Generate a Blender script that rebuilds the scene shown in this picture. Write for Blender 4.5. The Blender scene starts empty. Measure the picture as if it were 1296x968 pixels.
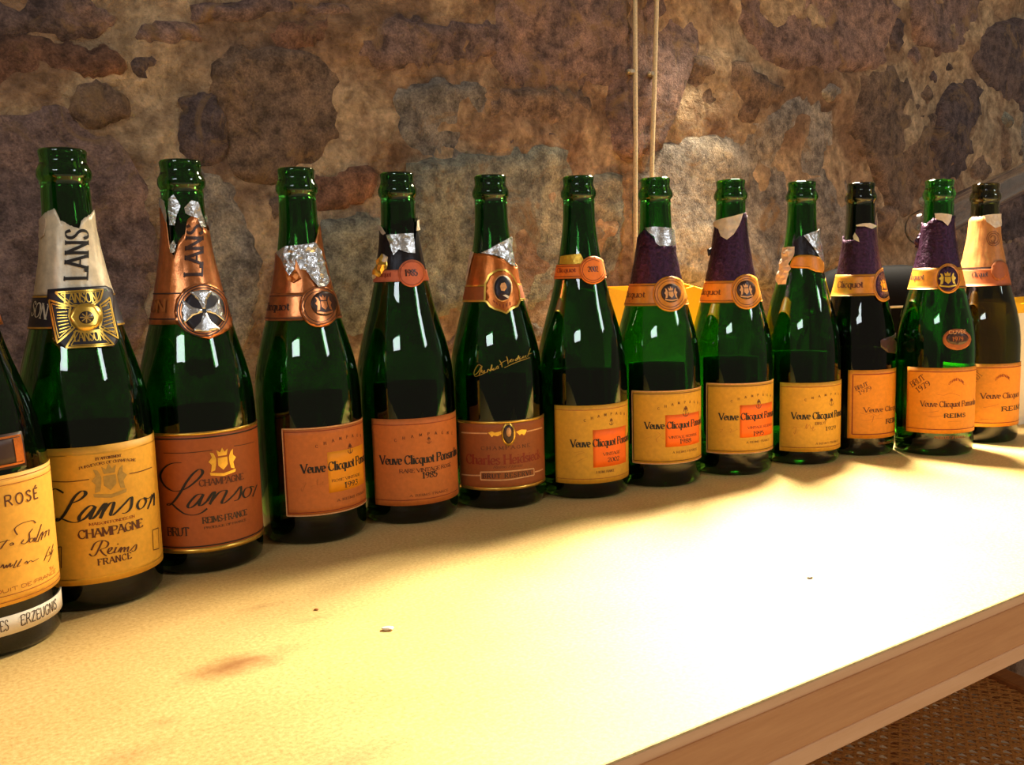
import bpy, bmesh, math, random
from mathutils import Vector, Matrix, noise
from mathutils.geometry import delaunay_2d_cdt

random.seed(7)
R_ = math.radians
scene = bpy.context.scene
COL = scene.collection

# ------------------------------------------------------------------ camera
TZ = 0.75                                   # table top height
F_PX, W_PX, H_PX = 1150.0, 1296.0, 968.0
PITCH, ROLL, CAM_H = R_(6.807), R_(-1.606), 0.2112
fw = Vector((0, math.cos(PITCH), -math.sin(PITCH)))
u0 = Vector((0, math.sin(PITCH), math.cos(PITCH)))
r0 = Vector((1, 0, 0))
ri = math.cos(ROLL) * r0 + math.sin(ROLL) * u0
up = -math.sin(ROLL) * r0 + math.cos(ROLL) * u0
EYE = Vector((0, 0, TZ + CAM_H))
cd = bpy.data.cameras.new('camera'); cam = bpy.data.objects.new('camera', cd); COL.objects.link(cam)
cd.sensor_width = 36.0; cd.lens = F_PX / W_PX * 36.0; cd.clip_start = 0.02
cam.matrix_world = Matrix(((ri.x, up.x, -fw.x, EYE.x), (ri.y, up.y, -fw.y, EYE.y), (ri.z, up.z, -fw.z, EYE.z), (0, 0, 0, 1)))
scene.camera = cam

# ------------------------------------------------------------------ light
world = bpy.data.worlds.new('world'); scene.world = world; world.use_nodes = True
bg = world.node_tree.nodes['Background']
bg.inputs[0].default_value = (1.0, 0.80, 0.60, 1); bg.inputs[1].default_value = 0.11

def add_light(name, kind, loc, energy, color, target=None, **kw):
    l = bpy.data.lights.new(name, kind); l.energy = energy; l.color = color
    for k, v in kw.items(): setattr(l, k, v)
    o = bpy.data.objects.new(name, l); COL.objects.link(o); o.location = loc
    if target is not None:
        o.rotation_euler = (Vector(target) - Vector(loc)).to_track_quat('-Z', 'Y').to_euler()
    return o
# shaded work light fixed to the wall above the row, aimed forward over the table
add_light('work_light', 'SPOT', (0.38, 1.245, TZ + 0.67), 165, (1.0, 0.86, 0.62), (0.46, 0.66, TZ),
          spot_size=R_(104), spot_blend=0.85, shadow_soft_size=0.08)
# two ceiling panels on the camera's side of the room, seen as the highlights on lips and shoulders
add_light('ceiling_panel_light', 'AREA', (-0.87, -2.45, 2.37), 21, (0.86, 0.93, 1.0), (-0.87, -2.0, 0), shape='RECTANGLE', size=1.1, size_y=0.5)
add_light('ceiling_panel_light', 'AREA', (3.00, -0.45, 2.37), 21, (0.86, 0.93, 1.0), (2.5, -0.3, 0), shape='RECTANGLE', size=0.5, size_y=1.1)

vs = scene.view_settings
vs.view_transform = 'Standard'; vs.look = 'None'; vs.gamma = 1.0; vs.use_curve_mapping = False
vs.exposure = 0.6
cy = scene.cycles
cy.max_bounces = 20; cy.transmission_bounces = 16; cy.transparent_max_bounces = 12; cy.glossy_bounces = 6; cy.diffuse_bounces = 5
cy.sample_clamp_indirect = 4.0; cy.caustics_refractive = True; cy.caustics_reflective = False

# ------------------------------------------------------------------ pixel helpers
def ray(x, y):
    return (fw + ri * ((x - W_PX / 2) / F_PX) - up * ((y - H_PX / 2) / F_PX)).normalized()
def on_plane(x, y, n, c):
    d = ray(x, y); t = (c - n.dot(EYE)) / n.dot(d); return EYE + d * t
def on_table(x, y, z=TZ): return on_plane(x, y, Vector((0, 0, 1)), z)
class Z:                                     # a zoomed crop of the photograph: crop pixel -> photo pixel
    def __init__(s, x0, y0, k): s.x0, s.y0, s.k = x0, y0, k
    def __call__(s, x, y): return (s.x0 + x / s.k, s.y0 + y / s.k)
    def pts(s, t):
        t = t.replace(',', ' ').split(); return [s(float(t[i]), float(t[i + 1])) for i in range(0, len(t), 2)]
IDZ = Z(0, 0, 1)

# ------------------------------------------------------------------ materials
def srgb(r, g, b):
    f = lambda c: (c / 255 / 12.92) if c / 255 <= 0.04045 else ((c / 255 + 0.055) / 1.055) ** 2.4
    return (f(r), f(g), f(b), 1)
MATS = {}
def base_mat(name):
    m = bpy.data.materials.new(name); m.use_nodes = True; MATS[name] = m
    nt = m.node_tree; return m, nt, nt.nodes['Principled BSDF']
def noise_node(nt, scale, detail=4, rough=0.55, coord='Object', dist=0.0):
    tc = nt.nodes.new('ShaderNodeTexCoord'); n = nt.nodes.new('ShaderNodeTexNoise')
    n.inputs['Scale'].default_value = scale; n.inputs['Detail'].default_value = detail
    n.inputs['Roughness'].default_value = rough; n.inputs['Distortion'].default_value = dist
    nt.links.new(tc.outputs[coord], n.inputs['Vector']); return n
def ramp(nt, fac, stops):
    r = nt.nodes.new('ShaderNodeValToRGB'); e = r.color_ramp.elements
    while len(e) < len(stops): e.new(0.5)
    for i, (p, c) in enumerate(stops): e[i].position = p; e[i].color = c
    nt.links.new(fac, r.inputs[0]); return r
def bump(nt, b, height, strength=0.3, dist=0.001):
    n = nt.nodes.new('ShaderNodeBump'); n.inputs['Strength'].default_value = strength; n.inputs['Distance'].default_value = dist
    nt.links.new(height, n.inputs['Height']); nt.links.new(n.outputs[0], b.inputs['Normal'])
def mul(c, k): return (c[0] * k, c[1] * k, c[2] * k, 1)
def paper(name, rgb, var=0.13, rough=0.6, scale=260):
    if name in MATS: return MATS[name]
    m, nt, b = base_mat(name); c = srgb(*rgb)
    n = noise_node(nt, scale, 5, 0.6); n2 = noise_node(nt, 12, 3, 0.6)
    mx = nt.nodes.new('ShaderNodeMath'); mx.operation = 'ADD'
    nt.links.new(n.outputs[0], mx.inputs[0]); nt.links.new(n2.outputs[0], mx.inputs[1])
    r = ramp(nt, mx.outputs[0], [(0.6 / 2 + .1, mul(c, 1 - var)), (0.62, mul(c, 1 + var * .6))])
    hv = nt.nodes.new('ShaderNodeMath'); hv.operation = 'MULTIPLY'; hv.inputs[1].default_value = 0.5
    nt.links.new(mx.outputs[0], hv.inputs[0]); nt.links.new(hv.outputs[0], r.inputs[0])
    nt.links.new(r.outputs[0], b.inputs['Base Color']); b.inputs['Roughness'].default_value = rough
    return m
def ink(name, rgb, rough=0.6):
    if name in MATS: return MATS[name]
    m, nt, b = base_mat(name); n = noise_node(nt, 400, 2); c = srgb(*rgb)
    r = ramp(nt, n.outputs[0], [(0.3, mul(c, .85)), (0.7, mul(c, 1.15))]); nt.links.new(r.outputs[0], b.inputs['Base Color'])
    b.inputs['Roughness'].default_value = rough; return m
def metal(name, rgb, rough=0.3, metallic=0.9, bumpy=0.0, scale=180, lo=.78, hi=1.1):
    if name in MATS: return MATS[name]
    m, nt, b = base_mat(name); c = srgb(*rgb); n = noise_node(nt, scale, 4, 0.6)
    r = ramp(nt, n.outputs[0], [(0.3, mul(c, lo)), (0.7, mul(c, hi))]); nt.links.new(r.outputs[0], b.inputs['Base Color'])
    b.inputs['Metallic'].default_value = metallic; b.inputs['Roughness'].default_value = rough
    if bumpy: bump(nt, b, n.outputs[0], bumpy, 0.0015)
    return m
def glass(name, col):
    if name in MATS: return MATS[name]
    m, nt, b = base_mat(name)
    n = noise_node(nt, 18, 2); c = (*col, 1)
    r = ramp(nt, n.outputs[0], [(0.2, mul(c, .96)), (0.8, mul(c, 1.04))]); nt.links.new(r.outputs[0], b.inputs['Base Color'])
    b.inputs['Transmission Weight'].default_value = 1.0; b.inputs['Roughness'].default_value = 0.015; b.inputs['IOR'].default_value = 1.5
    return m

# ------------------------------------------------------------------ object helpers
def mesh_obj(name, verts, faces, mat, parent=None, smooth=True):
    me = bpy.data.meshes.new(name); me.from_pydata([tuple(v) for v in verts], [], faces); me.update()
    if smooth:
        for p in me.polygons: p.use_smooth = True
    if mat: me.materials.append(mat)
    o = bpy.data.objects.new(name, me); COL.objects.link(o)
    if parent: o.parent = parent
    return o
def bm_obj(name, bm, mat, parent=None, smooth=False):
    me = bpy.data.meshes.new(name); bmesh.ops.recalc_face_normals(bm, faces=bm.faces[:]); bm.to_mesh(me); bm.free()
    if smooth:
        for p in me.polygons: p.use_smooth = True
    if mat: me.materials.append(mat)
    o = bpy.data.objects.new(name, me); COL.objects.link(o)
    if parent: o.parent = parent
    return o
def empty(name, loc, rz=0):
    o = bpy.data.objects.new(name, None); COL.objects.link(o); o.location = loc; o.rotation_euler = (0, 0, rz); o.empty_display_size = .05
    return o
def tag(o, label=None, cat=None, group=None, kind=None):
    if label: o['label'] = label
    if cat: o['category'] = cat
    if group: o['group'] = group
    if kind: o['kind'] = kind
    return o
def box_bm(bm, c, s, bev=0.0, rot=None):
    m = Matrix.Translation(c)
    if rot is not None: m = m @ rot
    r = bmesh.ops.create_cube(bm, size=1, matrix=m @ Matrix.Diagonal((*s, 1)))
    if bev: bmesh.ops.bevel(bm, geom=list({e for v in r['verts'] for e in v.link_edges}), offset=bev, segments=2, affect='EDGES', profile=0.5)
def tube(pts, rad, seg=10, cap=True):
    vs_, fs = [], []; n = len(pts)
    for i, p in enumerate(pts):
        p = Vector(p); t = (Vector(pts[min(i + 1, n - 1)]) - Vector(pts[max(i - 1, 0)])).normalized()
        a = t.cross(Vector((0, 0, 1)));
        if a.length < 1e-3: a = t.cross(Vector((0, 1, 0)))
        a.normalize(); b = t.cross(a); r = rad[i] if isinstance(rad, (list, tuple)) else rad
        for k in range(seg):
            an = 2 * math.pi * k / seg; vs_.append(p + a * math.cos(an) * r + b * math.sin(an) * r)
    for i in range(n - 1):
        for k in range(seg):
            fs.append((i * seg + k, i * seg + (k + 1) % seg, (i + 1) * seg + (k + 1) % seg, (i + 1) * seg + k))
    if cap: fs.append(tuple(range(seg))[::-1]); fs.append(tuple((n - 1) * seg + k for k in range(seg)))
    return vs_, fs
def lathe(prof, seg=72):
    vs_, fs = [], []; n = len(prof)
    for (r, z) in prof:
        for k in range(seg):
            a = 2 * math.pi * k / seg; vs_.append((max(r, 1e-5) * math.cos(a), max(r, 1e-5) * math.sin(a), z))
    for i in range(n - 1):
        for k in range(seg):
            fs.append((i * seg + k, i * seg + (k + 1) % seg, (i + 1) * seg + (k + 1) % seg, (i + 1) * seg + k))
    return vs_, fs
def catmull(P, sub=6):
    if len(P) < 3: return list(P)
    Q = [P[0]] + list(P) + [P[-1]]; out = []
    for i in range(1, len(Q) - 2):
        for k in range(sub):
            t = k / sub; a, b, c, d = Q[i - 1], Q[i], Q[i + 1], Q[i + 2]
            out.append(tuple(0.5 * (2 * b[j] + (c[j] - a[j]) * t + (2 * a[j] - 5 * b[j] + 4 * c[j] - d[j]) * t * t + (3 * b[j] - a[j] - 3 * c[j] + d[j]) * t ** 3) for j in range(len(b))))
    out.append(tuple(P[-1])); return out
def fill_poly(poly, step):
    """triangulate a 2-D outline with inner grid points -> pts, tris, boundary order"""
    xs = [p[0] for p in poly]; ys = [p[1] for p in poly]; out = []
    for i in range(len(poly)):                   # split long edges
        a, b = poly[i], poly[(i + 1) % len(poly)]; L = math.hypot(b[0] - a[0], b[1] - a[1]); k = max(1, int(L / step))
        out += [(a[0] + (b[0] - a[0]) * j / k, a[1] + (b[1] - a[1]) * j / k) for j in range(k)]
    nb = len(out)
    def inside(x, y):
        c = False
        for i in range(len(poly)):
            (x1, y1), (x2, y2) = poly[i], poly[i - 1]
            if (y1 > y) != (y2 > y) and x < (x2 - x1) * (y - y1) / (y2 - y1) + x1: c = not c
        return c
    def bd(x, y):
        m = 9
        for i in range(nb):
            m = min(m, (out[i][0] - x) ** 2 + (out[i][1] - y) ** 2)
        return math.sqrt(m)
    y = min(ys) + step * .5; row = 0; inner = []
    while y < max(ys):
        x = min(xs) + step * (.5 if row % 2 else .0)
        while x < max(xs):
            if inside(x, y) and bd(x, y) > step * .5: inner.append((x, y))
            x += step
        y += step * .87; row += 1
    pts = [Vector(p) for p in out + inner]
    v, e, f, _, _, _ = delaunay_2d_cdt(pts, [(i, (i + 1) % nb) for i in range(nb)], [], 1, 1e-7)
    edge = set(); cnt = {}
    for t in f:
        for i in range(len(t)):
            k = (t[i], t[(i + 1) % len(t)]); cnt[k] = cnt.get(k, 0) + 1
    border = [k for k in cnt if (k[1], k[0]) not in cnt]
    return v, f, border

# ------------------------------------------------------------------ the room: directions of table and wall
ANG = R_(33.4)
AL = Vector((math.cos(ANG), math.sin(ANG), 0)); NW = Vector((-math.sin(ANG), math.cos(ANG), 0))   # along / towards the wall
WALL_C = 0.93
def wall_px(x, y):
    p = on_plane(x, y, NW, WALL_C); return (p.dot(AL), p.z)
def wall_pt(s, z, d=0.0):                    # d = how far proud of the wall
    return AL * s + NW * (WALL_C - d) + Vector((0, 0, z))

# ------------------------------------------------------------------ wall
def mortar_mat():
    m, nt, b = base_mat('lime_mortar')
    n = noise_node(nt, 7, 6, 0.65, dist=.6); n2 = noise_node(nt, 70, 5, 0.7); n3 = noise_node(nt, 340, 3, 0.6)
    r = ramp(nt, n.outputs[0], [(0.30, srgb(132, 102, 82)), (0.44, srgb(176, 142, 110)), (0.56, srgb(222, 194, 156)), (0.70, srgb(158, 122, 90))])
    n4 = noise_node(nt, 24, 7, 0.7, dist=.8)
    r4 = ramp(nt, n4.outputs[0], [(0.34, (.55, .51, .48, 1)), (0.50, (.92, .88, .84, 1)), (0.64, (1.22, 1.2, 1.16, 1))])
    r2 = ramp(nt, n2.outputs[0], [(0.34, (.48, .44, .42, 1)), (0.60, (1.12, 1.1, 1.08, 1))])
    prev = r.outputs[0]
    for rr in (r4, r2):
        mx = nt.nodes.new('ShaderNodeMixRGB'); mx.blend_type = 'MULTIPLY'; mx.inputs[0].default_value = .9
        nt.links.new(prev, mx.inputs[1]); nt.links.new(rr.outputs[0], mx.inputs[2]); prev = mx.outputs[0]
    nt.links.new(prev, b.inputs['Base Color'])
    ad = nt.nodes.new('ShaderNodeMath'); ad.operation = 'MULTIPLY_ADD'; ad.inputs[1].default_value = .25
    nt.links.new(n3.outputs[0], ad.inputs[0]); nt.links.new(n2.outputs[0], ad.inputs[2])
    bump(nt, b, ad.outputs[0], 1.0, 0.010); b.inputs['Roughness'].default_value = .92
    return m
def stone_mat():
    m, nt, b = base_mat('rubble_stone')
    oi = nt.nodes.new('ShaderNodeObjectInfo')
    n = noise_node(nt, 11, 6, 0.65, dist=.5); n2 = noise_node(nt, 60, 5, 0.7); n3 = noise_node(nt, 420, 4, 0.75)
    r = ramp(nt, n.outputs[0], [(0.30, (.50, .50, .52, 1)), (0.5, (.95, .92, .9, 1)), (0.72, (1.55, 1.38, 1.1, 1))])
    r2 = ramp(nt, n2.outputs[0], [(0.36, (.42, .40, .40, 1)), (0.62, (1.36, 1.33, 1.26, 1))])
    r3 = ramp(nt, n3.outputs[0], [(0.38, (.68, .66, .68, 1)), (0.62, (1.26, 1.24, 1.2, 1))])
    prev = oi.outputs['Color']
    for rr in (r, r2, r3):
        mx = nt.nodes.new('ShaderNodeMixRGB'); mx.blend_type = 'MULTIPLY'; mx.inputs[0].default_value = 1
        nt.links.new(prev, mx.inputs[1]); nt.links.new(rr.outputs[0], mx.inputs[2]); prev = mx.outputs[0]
    # lime smears
    n4 = noise_node(nt, 16, 7, 0.72, dist=1.2); r4 = ramp(nt, n4.outputs[0], [(0.54, (0, 0, 0, 1)), (0.66, (.8, .8, .8, 1))])
    mx = nt.nodes.new('ShaderNodeMixRGB'); mx.inputs[2].default_value = srgb(168, 132, 90); nt.links.new(r4.outputs[0], mx.inputs[0]); nt.links.new(prev, mx.inputs[1])
    nt.links.new(mx.outputs[0], b.inputs['Base Color'])
    ad = nt.nodes.new('ShaderNodeMath'); ad.operation = 'MULTIPLY_ADD'; ad.inputs[1].default_value = .3
    nt.links.new(n3.outputs[0], ad.inputs[0]); nt.links.new(n2.outputs[0], ad.inputs[2])
    bump(nt, b, ad.outputs[0], 1.0, 0.008); b.inputs['Roughness'].default_value = .88
    return m
M_MORTAR = mortar_mat(); M_STONE = stone_mat()
def wall_relief(s, z):
    p = Vector((s, z, 3.3)); return 0.008 * noise.noise(p * 9) + 0.007 * noise.noise(p * 22) + 0.004 * noise.noise(p * 47)
zs = [0, .25, .5, .7]; z = .72
while z < 1.62: zs.append(z); z += .0125
zs += [1.75, 1.9, 2.1, 2.4]
ss = [-1.6, -1.2, -.8]; s = -.62
while s < 1.95: ss.append(s); s += .0125
ss += [2.2, 2.6]
vv = [wall_pt(s, z, wall_relief(s, z)) for z in zs for s in ss]; ns = len(ss)
ff = [(j * ns + i, j * ns + i + 1, (j + 1) * ns + i + 1, (j + 1) * ns + i) for j in range(len(zs) - 1) for i in range(ns - 1)]
wall = mesh_obj('wall_back', vv, ff, M_MORTAR); tag(wall, 'rough rubble stone wall with smeared lime mortar behind the bottles', 'wall', kind='structure')

GREY, BROWN, PURP, DARK, GREEN, RED = (172, 164, 152), (148, 124, 106), (146, 122, 116), (114, 98, 98), (168, 168, 150), (152, 112, 90)
STONES = [
 (PURP, '-5 0 60 -10 118 8 140 30 100 48 45 42 0 48'), (RED, '-8 52 44 46 90 56 138 68 142 92 110 100 60 96 20 110 -8 112'),
 (BROWN, '86 108 120 100 150 118 158 142 130 156 98 152'), (PURP, '-10 160 84 158 108 170 165 198 182 222 192 262 186 340 168 420 60 450 -10 440'),
 (DARK, '160 66 206 64 206 84 186 98 164 92'), (PURP, '176 30 240 26 246 48 214 58 172 56'), (DARK, '234 130 262 122 282 136 286 190 262 206 238 196 228 168'),
 (BROWN, '288 74 346 66 412 76 436 96 426 160 404 196 368 212 300 208 290 150 276 124'), (RED, '350 30 408 26 412 54 372 66 348 58'),
 (PURP, '256 6 330 -8 420 4 430 18 340 22 262 26'), (GREY, '252 222 296 250 316 296 330 336 318 400 300 440 258 400 246 300'),
 (PURP, '452 26 500 20 556 28 612 24 622 50 600 76 556 84 508 80 464 72 456 48'), (GREY, '508 112 560 104 614 112 624 150 606 196 560 200 528 186 508 160'),
 (PURP, '640 -8 774 -8 776 100 740 108 690 106 644 96 630 60'), (BROWN, '626 112 700 112 732 122 738 158 690 162 640 166 624 140'),
 (GREEN, '532 216 580 206 640 200 684 196 716 210 724 280 700 350 690 372 640 380 560 384 530 340 524 270'),
 (RED, '396 222 440 210 470 216 468 246 430 262 396 264'), (GREEN, '404 288 470 280 484 300 480 420 462 452 412 440 402 360'),
 (DARK, '440 182 464 178 468 202 446 208'), (DARK, '624 170 690 164 696 180 640 190 624 184'), (DARK, '732 198 747 197 747 212 738 220 731 214'),
 (GREEN, '730 236 780 228 786 300 772 350 744 356 728 300'), (PURP, '782 -8 908 -8 896 40 868 96 850 156 826 184 790 186 778 130'),
 (BROWN, '884 74 934 82 982 118 966 138 938 156 870 164 856 150'), (PURP, '946 -8 1110 -8 1108 70 1080 88 1040 88 990 78 962 50'),
 (DARK, '1124 28 1142 26 1140 60 1126 66'), (PURP, '1154 -8 1228 -8 1232 30 1212 58 1186 66 1160 40'),
 (DARK, '1236 44 1304 36 1304 128 1280 126 1250 104 1232 80'), (BROWN, '1092 108 1126 94 1150 112 1164 142 1186 150 1172 200 1152 254 1130 256 1108 214 1086 168'),
 (DARK, '1196 124 1222 108 1240 142 1232 186 1212 220 1190 226 1184 180'), (GREY, '850 186 950 162 1022 134 1044 144 1046 190 1070 268 1056 312 1000 350 950 352 900 348 846 330 824 280 830 220'),
 (GREY, '1038 114 1054 108 1076 116 1070 124 1046 124'), (BROWN, '1112 262 1128 262 1134 284 1120 304 1108 300'),
 (DARK, '1264 236 1304 226 1304 300 1276 306 1262 290'), (PURP, '1262 312 1304 306 1304 378 1284 376 1266 340'), (BROWN, '1196 268 1216 250 1236 262 1240 330 1214 366 1196 320'),
 (GREY, '1078 -30 1110 -60 1200 -60 1220 -20 1150 -14'), (PURP, '-150 10 -20 -4 -14 50 -30 120 -140 130'), (GREY, '-160 150 -22 150 -22 300 -60 330 -150 320'),
 (BROWN, '-150 345 -22 350 -22 430 -140 450'), (BROWN, '1316 -20 1420 -30 1440 90 1330 110'), (GREY, '1314 130 1440 110 1450 220 1316 224'), (PURP, '1314 240 1450 236 1450 360 1318 376'),
 (PURP, '0 -90 150 -100 160 -24 20 -20'), (BROWN, '180 -110 330 -110 340 -24 190 -20'), (GREY, '360 -110 520 -110 530 -16 440 -14 370 -24'), (BROWN, '550 -110 740 -110 740 -24 560 -14'), (DARK, '770 -110 920 -110 930 -24 780 -24'), (RED, '950 -110 1060 -110 1060 -24 960 -24')]
def seg_dist(x, z, P):
    m = 9; ins = False
    for i in range(len(P)):
        (x1, z1), (x2, z2) = P[i], P[i - 1]; dx, dz = x2 - x1, z2 - z1; t = max(0, min(1, ((x - x1) * dx + (z - z1) * dz) / (dx * dx + dz * dz + 1e-12)))
        m = min(m, math.hypot(x - x1 - t * dx, z - z1 - t * dz))
        if (z1 > z) != (z2 > z) and x < (x2 - x1) * (z - z1) / (z2 - z1) + x1: ins = not ins
    return 0 if ins else m
OUTL = []
for (c, t) in STONES:
    t = [float(q) for q in t.split()]; poly = [wall_px(t[i], t[i + 1]) for i in range(0, len(t), 2)]
    gx = sum(a for a, _ in poly) / len(poly); gz = sum(c_ for _, c_ in poly) / len(poly); OUTL.append((c, [(gx + (a - gx) * 1.16, gz + (c_ - gz) * 1.18) for a, c_ in poly]))
rf = random.Random(21); sA, sB = wall_px(-120, 200)[0], wall_px(1400, 200)[0]
for _ in range(2600):                                   # smaller stones wedged between the large ones
    x, z = rf.uniform(sA, sB), rf.uniform(TZ + .12, TZ + .80); d = min(seg_dist(x, z, P) for _, P in OUTL) - .009
    if d < .013: continue
    d = min(d, .05); n = rf.randint(7, 10); ph = rf.uniform(0, 6.3); st = rf.uniform(1.0, 1.5)
    OUTL.append((rf.choice((GREY, BROWN, PURP, DARK, GREEN, BROWN)), [(x + d * min(st, 1.25) * rf.uniform(.75, 1.05) * math.cos(ph + 6.2832 * i / n), z + d * rf.uniform(.7, 1.0) * math.sin(ph + 6.2832 * i / n)) for i in range(n)]))
for k, (c, poly) in enumerate(OUTL):
    size = math.sqrt((max(p[0] for p in poly) - min(p[0] for p in poly)) * (max(p[1] for p in poly) - min(p[1] for p in poly)))
    cl = catmull(poly + [poly[0]], 3)[:-1]; rnd = random.Random(k)
    fine = []
    for i, (a, b) in enumerate(cl):
        j = Vector((a * 60, b * 60, k)); fine.append((a + .010 * noise.noise(j), b + .010 * noise.noise(j + Vector((0, 0, 9)))))
    step = max(.007, min(.016, size / 11))
    try: v, f, border = fill_poly(fine, step)
    except Exception: continue
    bpts = [v[i] for e in border for i in e]
    rise = .005 + .016 * min(size, .3) * rnd.uniform(.3, 1.2); tilt = (rnd.uniform(-.07, .07), rnd.uniform(-.07, .07))
    cx = sum(p[0] for p in poly) / len(poly); cz = sum(p[1] for p in poly) / len(poly)
    verts = []
    for p in v:
        d = min((p - q).length for q in bpts)
        e = 1 - math.exp(-d / .004)
        h_ = -.007 + (rise + .007) * e + e * (.008 * noise.noise(Vector((p.x * 13, p.y * 13, k))) + .005 * noise.ridged_multi_fractal(Vector((p.x * 26, p.y * 26, k)), .9, 2.1, 3, .8, 2.0) - .004) + e * (tilt[0] * (p.x - cx) + tilt[1] * (p.y - cz))
        verts.append(wall_pt(p.x, p.y, h_))
    o = mesh_obj('stone', verts, [tuple(q) for q in f], M_STONE, wall)
    q = rnd.uniform(.88, 1.12); o.color = (*[x * q for x in srgb(*c)[:3]], 1)

# ------------------------------------------------------------------ floor
def floor_mat():
    m, nt, b = base_mat('floor_screed'); n = noise_node(nt, 5, 5, .6)
    r = ramp(nt, n.outputs[0], [(0.3, srgb(216, 196, 166)), (0.7, srgb(240, 224, 198))]); nt.links.new(r.outputs[0], b.inputs['Base Color']); b.inputs['Roughness'].default_value = .6
    return m
bm = bmesh.new(); box_bm(bm, (0.5, 0.0, -0.03), (7, 7, .06)); fl = bm_obj('floor', bm, floor_mat()); tag(fl, 'pale screed floor under the table', 'floor', kind='structure')

# ------------------------------------------------------------------ table
def table_mat():
    m, nt, b = base_mat('fibreboard_top')
    n = noise_node(nt, 420, 4, 0.7); n2 = noise_node(nt, 9, 5, 0.6); n3 = noise_node(nt, 1500, 2, .5)
    r = ramp(nt, n.outputs[0], [(0.3, srgb(196, 154, 88)), (0.5, srgb(220, 184, 114)), (0.7, srgb(234, 204, 138))])
    r2 = ramp(nt, n2.outputs[0], [(0.3, (.84, .78, .66, 1)), (0.62, (1, 1, 1, 1))])
    mx = nt.nodes.new('ShaderNodeMixRGB'); mx.blend_type = 'MULTIPLY'; mx.inputs[0].default_value = .8
    nt.links.new(r.outputs[0], mx.inputs[1]); nt.links.new(r2.outputs[0], mx.inputs[2]); prev = mx.outputs[0]
    tc = nt.nodes.new('ShaderNodeTexCoord')
    dn = noise_node(nt, 55, 4, .6)
    for (x, y, sx, sy, amt, lo, hi) in STAINS:
        mp = nt.nodes.new('ShaderNodeVectorMath'); mp.operation = 'SUBTRACT'; mp.inputs[1].default_value = (x, y, 0)
        nt.links.new(tc.outputs['Object'], mp.inputs[0])
        sc = nt.nodes.new('ShaderNodeVectorMath'); sc.operation = 'MULTIPLY'; sc.inputs[1].default_value = (1 / sx, 1 / sy, 0); nt.links.new(mp.outputs[0], sc.inputs[0])
        ln = nt.nodes.new('ShaderNodeVectorMath'); ln.operation = 'LENGTH'; nt.links.new(sc.outputs[0], ln.inputs[0])
        ad = nt.nodes.new('ShaderNodeMath'); ad.operation = 'MULTIPLY_ADD'; ad.inputs[1].default_value = 1.6; nt.links.new(dn.outputs[0], ad.inputs[0]); nt.links.new(ln.outputs['Value'], ad.inputs[2])
        rr = ramp(nt, ad.outputs[0], [(0, (amt, amt, amt, 1)), (1, (0, 0, 0, 1))]); rr.color_ramp.elements[0].position = lo; rr.color_ramp.elements[1].position = hi
        dv = nt.nodes.new('ShaderNodeMath'); dv.operation = 'MULTIPLY'; dv.inputs[1].default_value = .5; nt.links.new(ad.outputs[0], dv.inputs[0]); nt.links.new(dv.outputs[0], rr.inputs[0])
        m2 = nt.nodes.new('ShaderNodeMixRGB'); m2.blend_type = 'MIX'; m2.inputs[2].default_value = srgb(150, 98, 44)
        nt.links.new(rr.outputs[0], m2.inputs[0]); nt.links.new(prev, m2.inputs[1]); prev = m2.outputs[0]
    nt.links.new(prev, b.inputs['Base Color']); b.inputs['Roughness'].default_value = .62
    bump(nt, b, n3.outputs[0], .12, .0006)
    return m
EDGE_C = NW.dot(on_table(1050, 863)) + .007           # front edge of the table, measured towards the wall
S0, S1 = -0.75, 1.9
troot = empty('work_table', AL * .5 + NW * (.5 * (EDGE_C + WALL_C)) , ANG)
tinv = lambda p: Vector(((p - troot.location).dot(AL), (p - troot.location).dot(NW), p.z))
depth = WALL_C - .06 - EDGE_C; yc = .5 * (-.02)
STAINS = []
for (px, py, sx, sy, amt, lo, hi) in [(300, 840, .030, .017, .95, .42, .98), (320, 834, .014, .007, .5, .4, .8), (205, 915, .012, .008, .35, .4, .9), (165, 955, .02, .014, .3, .4, .9), (455, 958, .03, .02, .3, .4, .9), (400, 782, .018, .006, .3, .4, .9), (330, 768, .02, .006, .3, .4, .9)]:
    p = tinv(on_table(px, py)); STAINS.append((p.x, p.y, sx, sy, amt, lo, hi))
M_TABLE = table_mat()
def wood(name, a, b_, scale=30):
    if name in MATS: return MATS[name]
    m, nt, b = base_mat(name); tc = nt.nodes.new('ShaderNodeTexCoord'); mp = nt.nodes.new('ShaderNodeMapping'); mp.inputs['Scale'].default_value = (1, 14, 14)
    n = nt.nodes.new('ShaderNodeTexNoise'); n.inputs['Scale'].default_value = scale; n.inputs['Detail'].default_value = 5; n.inputs['Roughness'].default_value = .65
    nt.links.new(tc.outputs['Object'], mp.inputs[0]); nt.links.new(mp.outputs[0], n.inputs['Vector'])
    r = ramp(nt, n.outputs[0], [(.3, srgb(*a)), (.7, srgb(*b_))]); nt.links.new(r.outputs[0], b.inputs['Base Color']); b.inputs['Roughness'].default_value = .5
    bump(nt, b, n.outputs[0], .15, .001); return m
M_EDGE = wood('edge_band', (222, 164, 112), (234, 180, 130), 14); M_APRON = wood('apron_wood', (198, 130, 72), (214, 148, 88), 14); M_MOLD = wood('moulding_wood', (222, 160, 106), (234, 176, 124), 14)
L = S1 - S0; y0 = EDGE_C - (troot.location.dot(NW)); xc = .5 * (S0 + S1) - .5
box = lambda nm, y_, z_, d_, h_, bv, mt: (lambda bm: (box_bm(bm, (xc, y_, z_), (L, d_, h_), bv), bm_obj(nm, bm, mt, troot)))(bmesh.new())
box('tabletop', y0 + depth / 2, TZ - .008, depth, .016, .001, M_TABLE)
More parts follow.
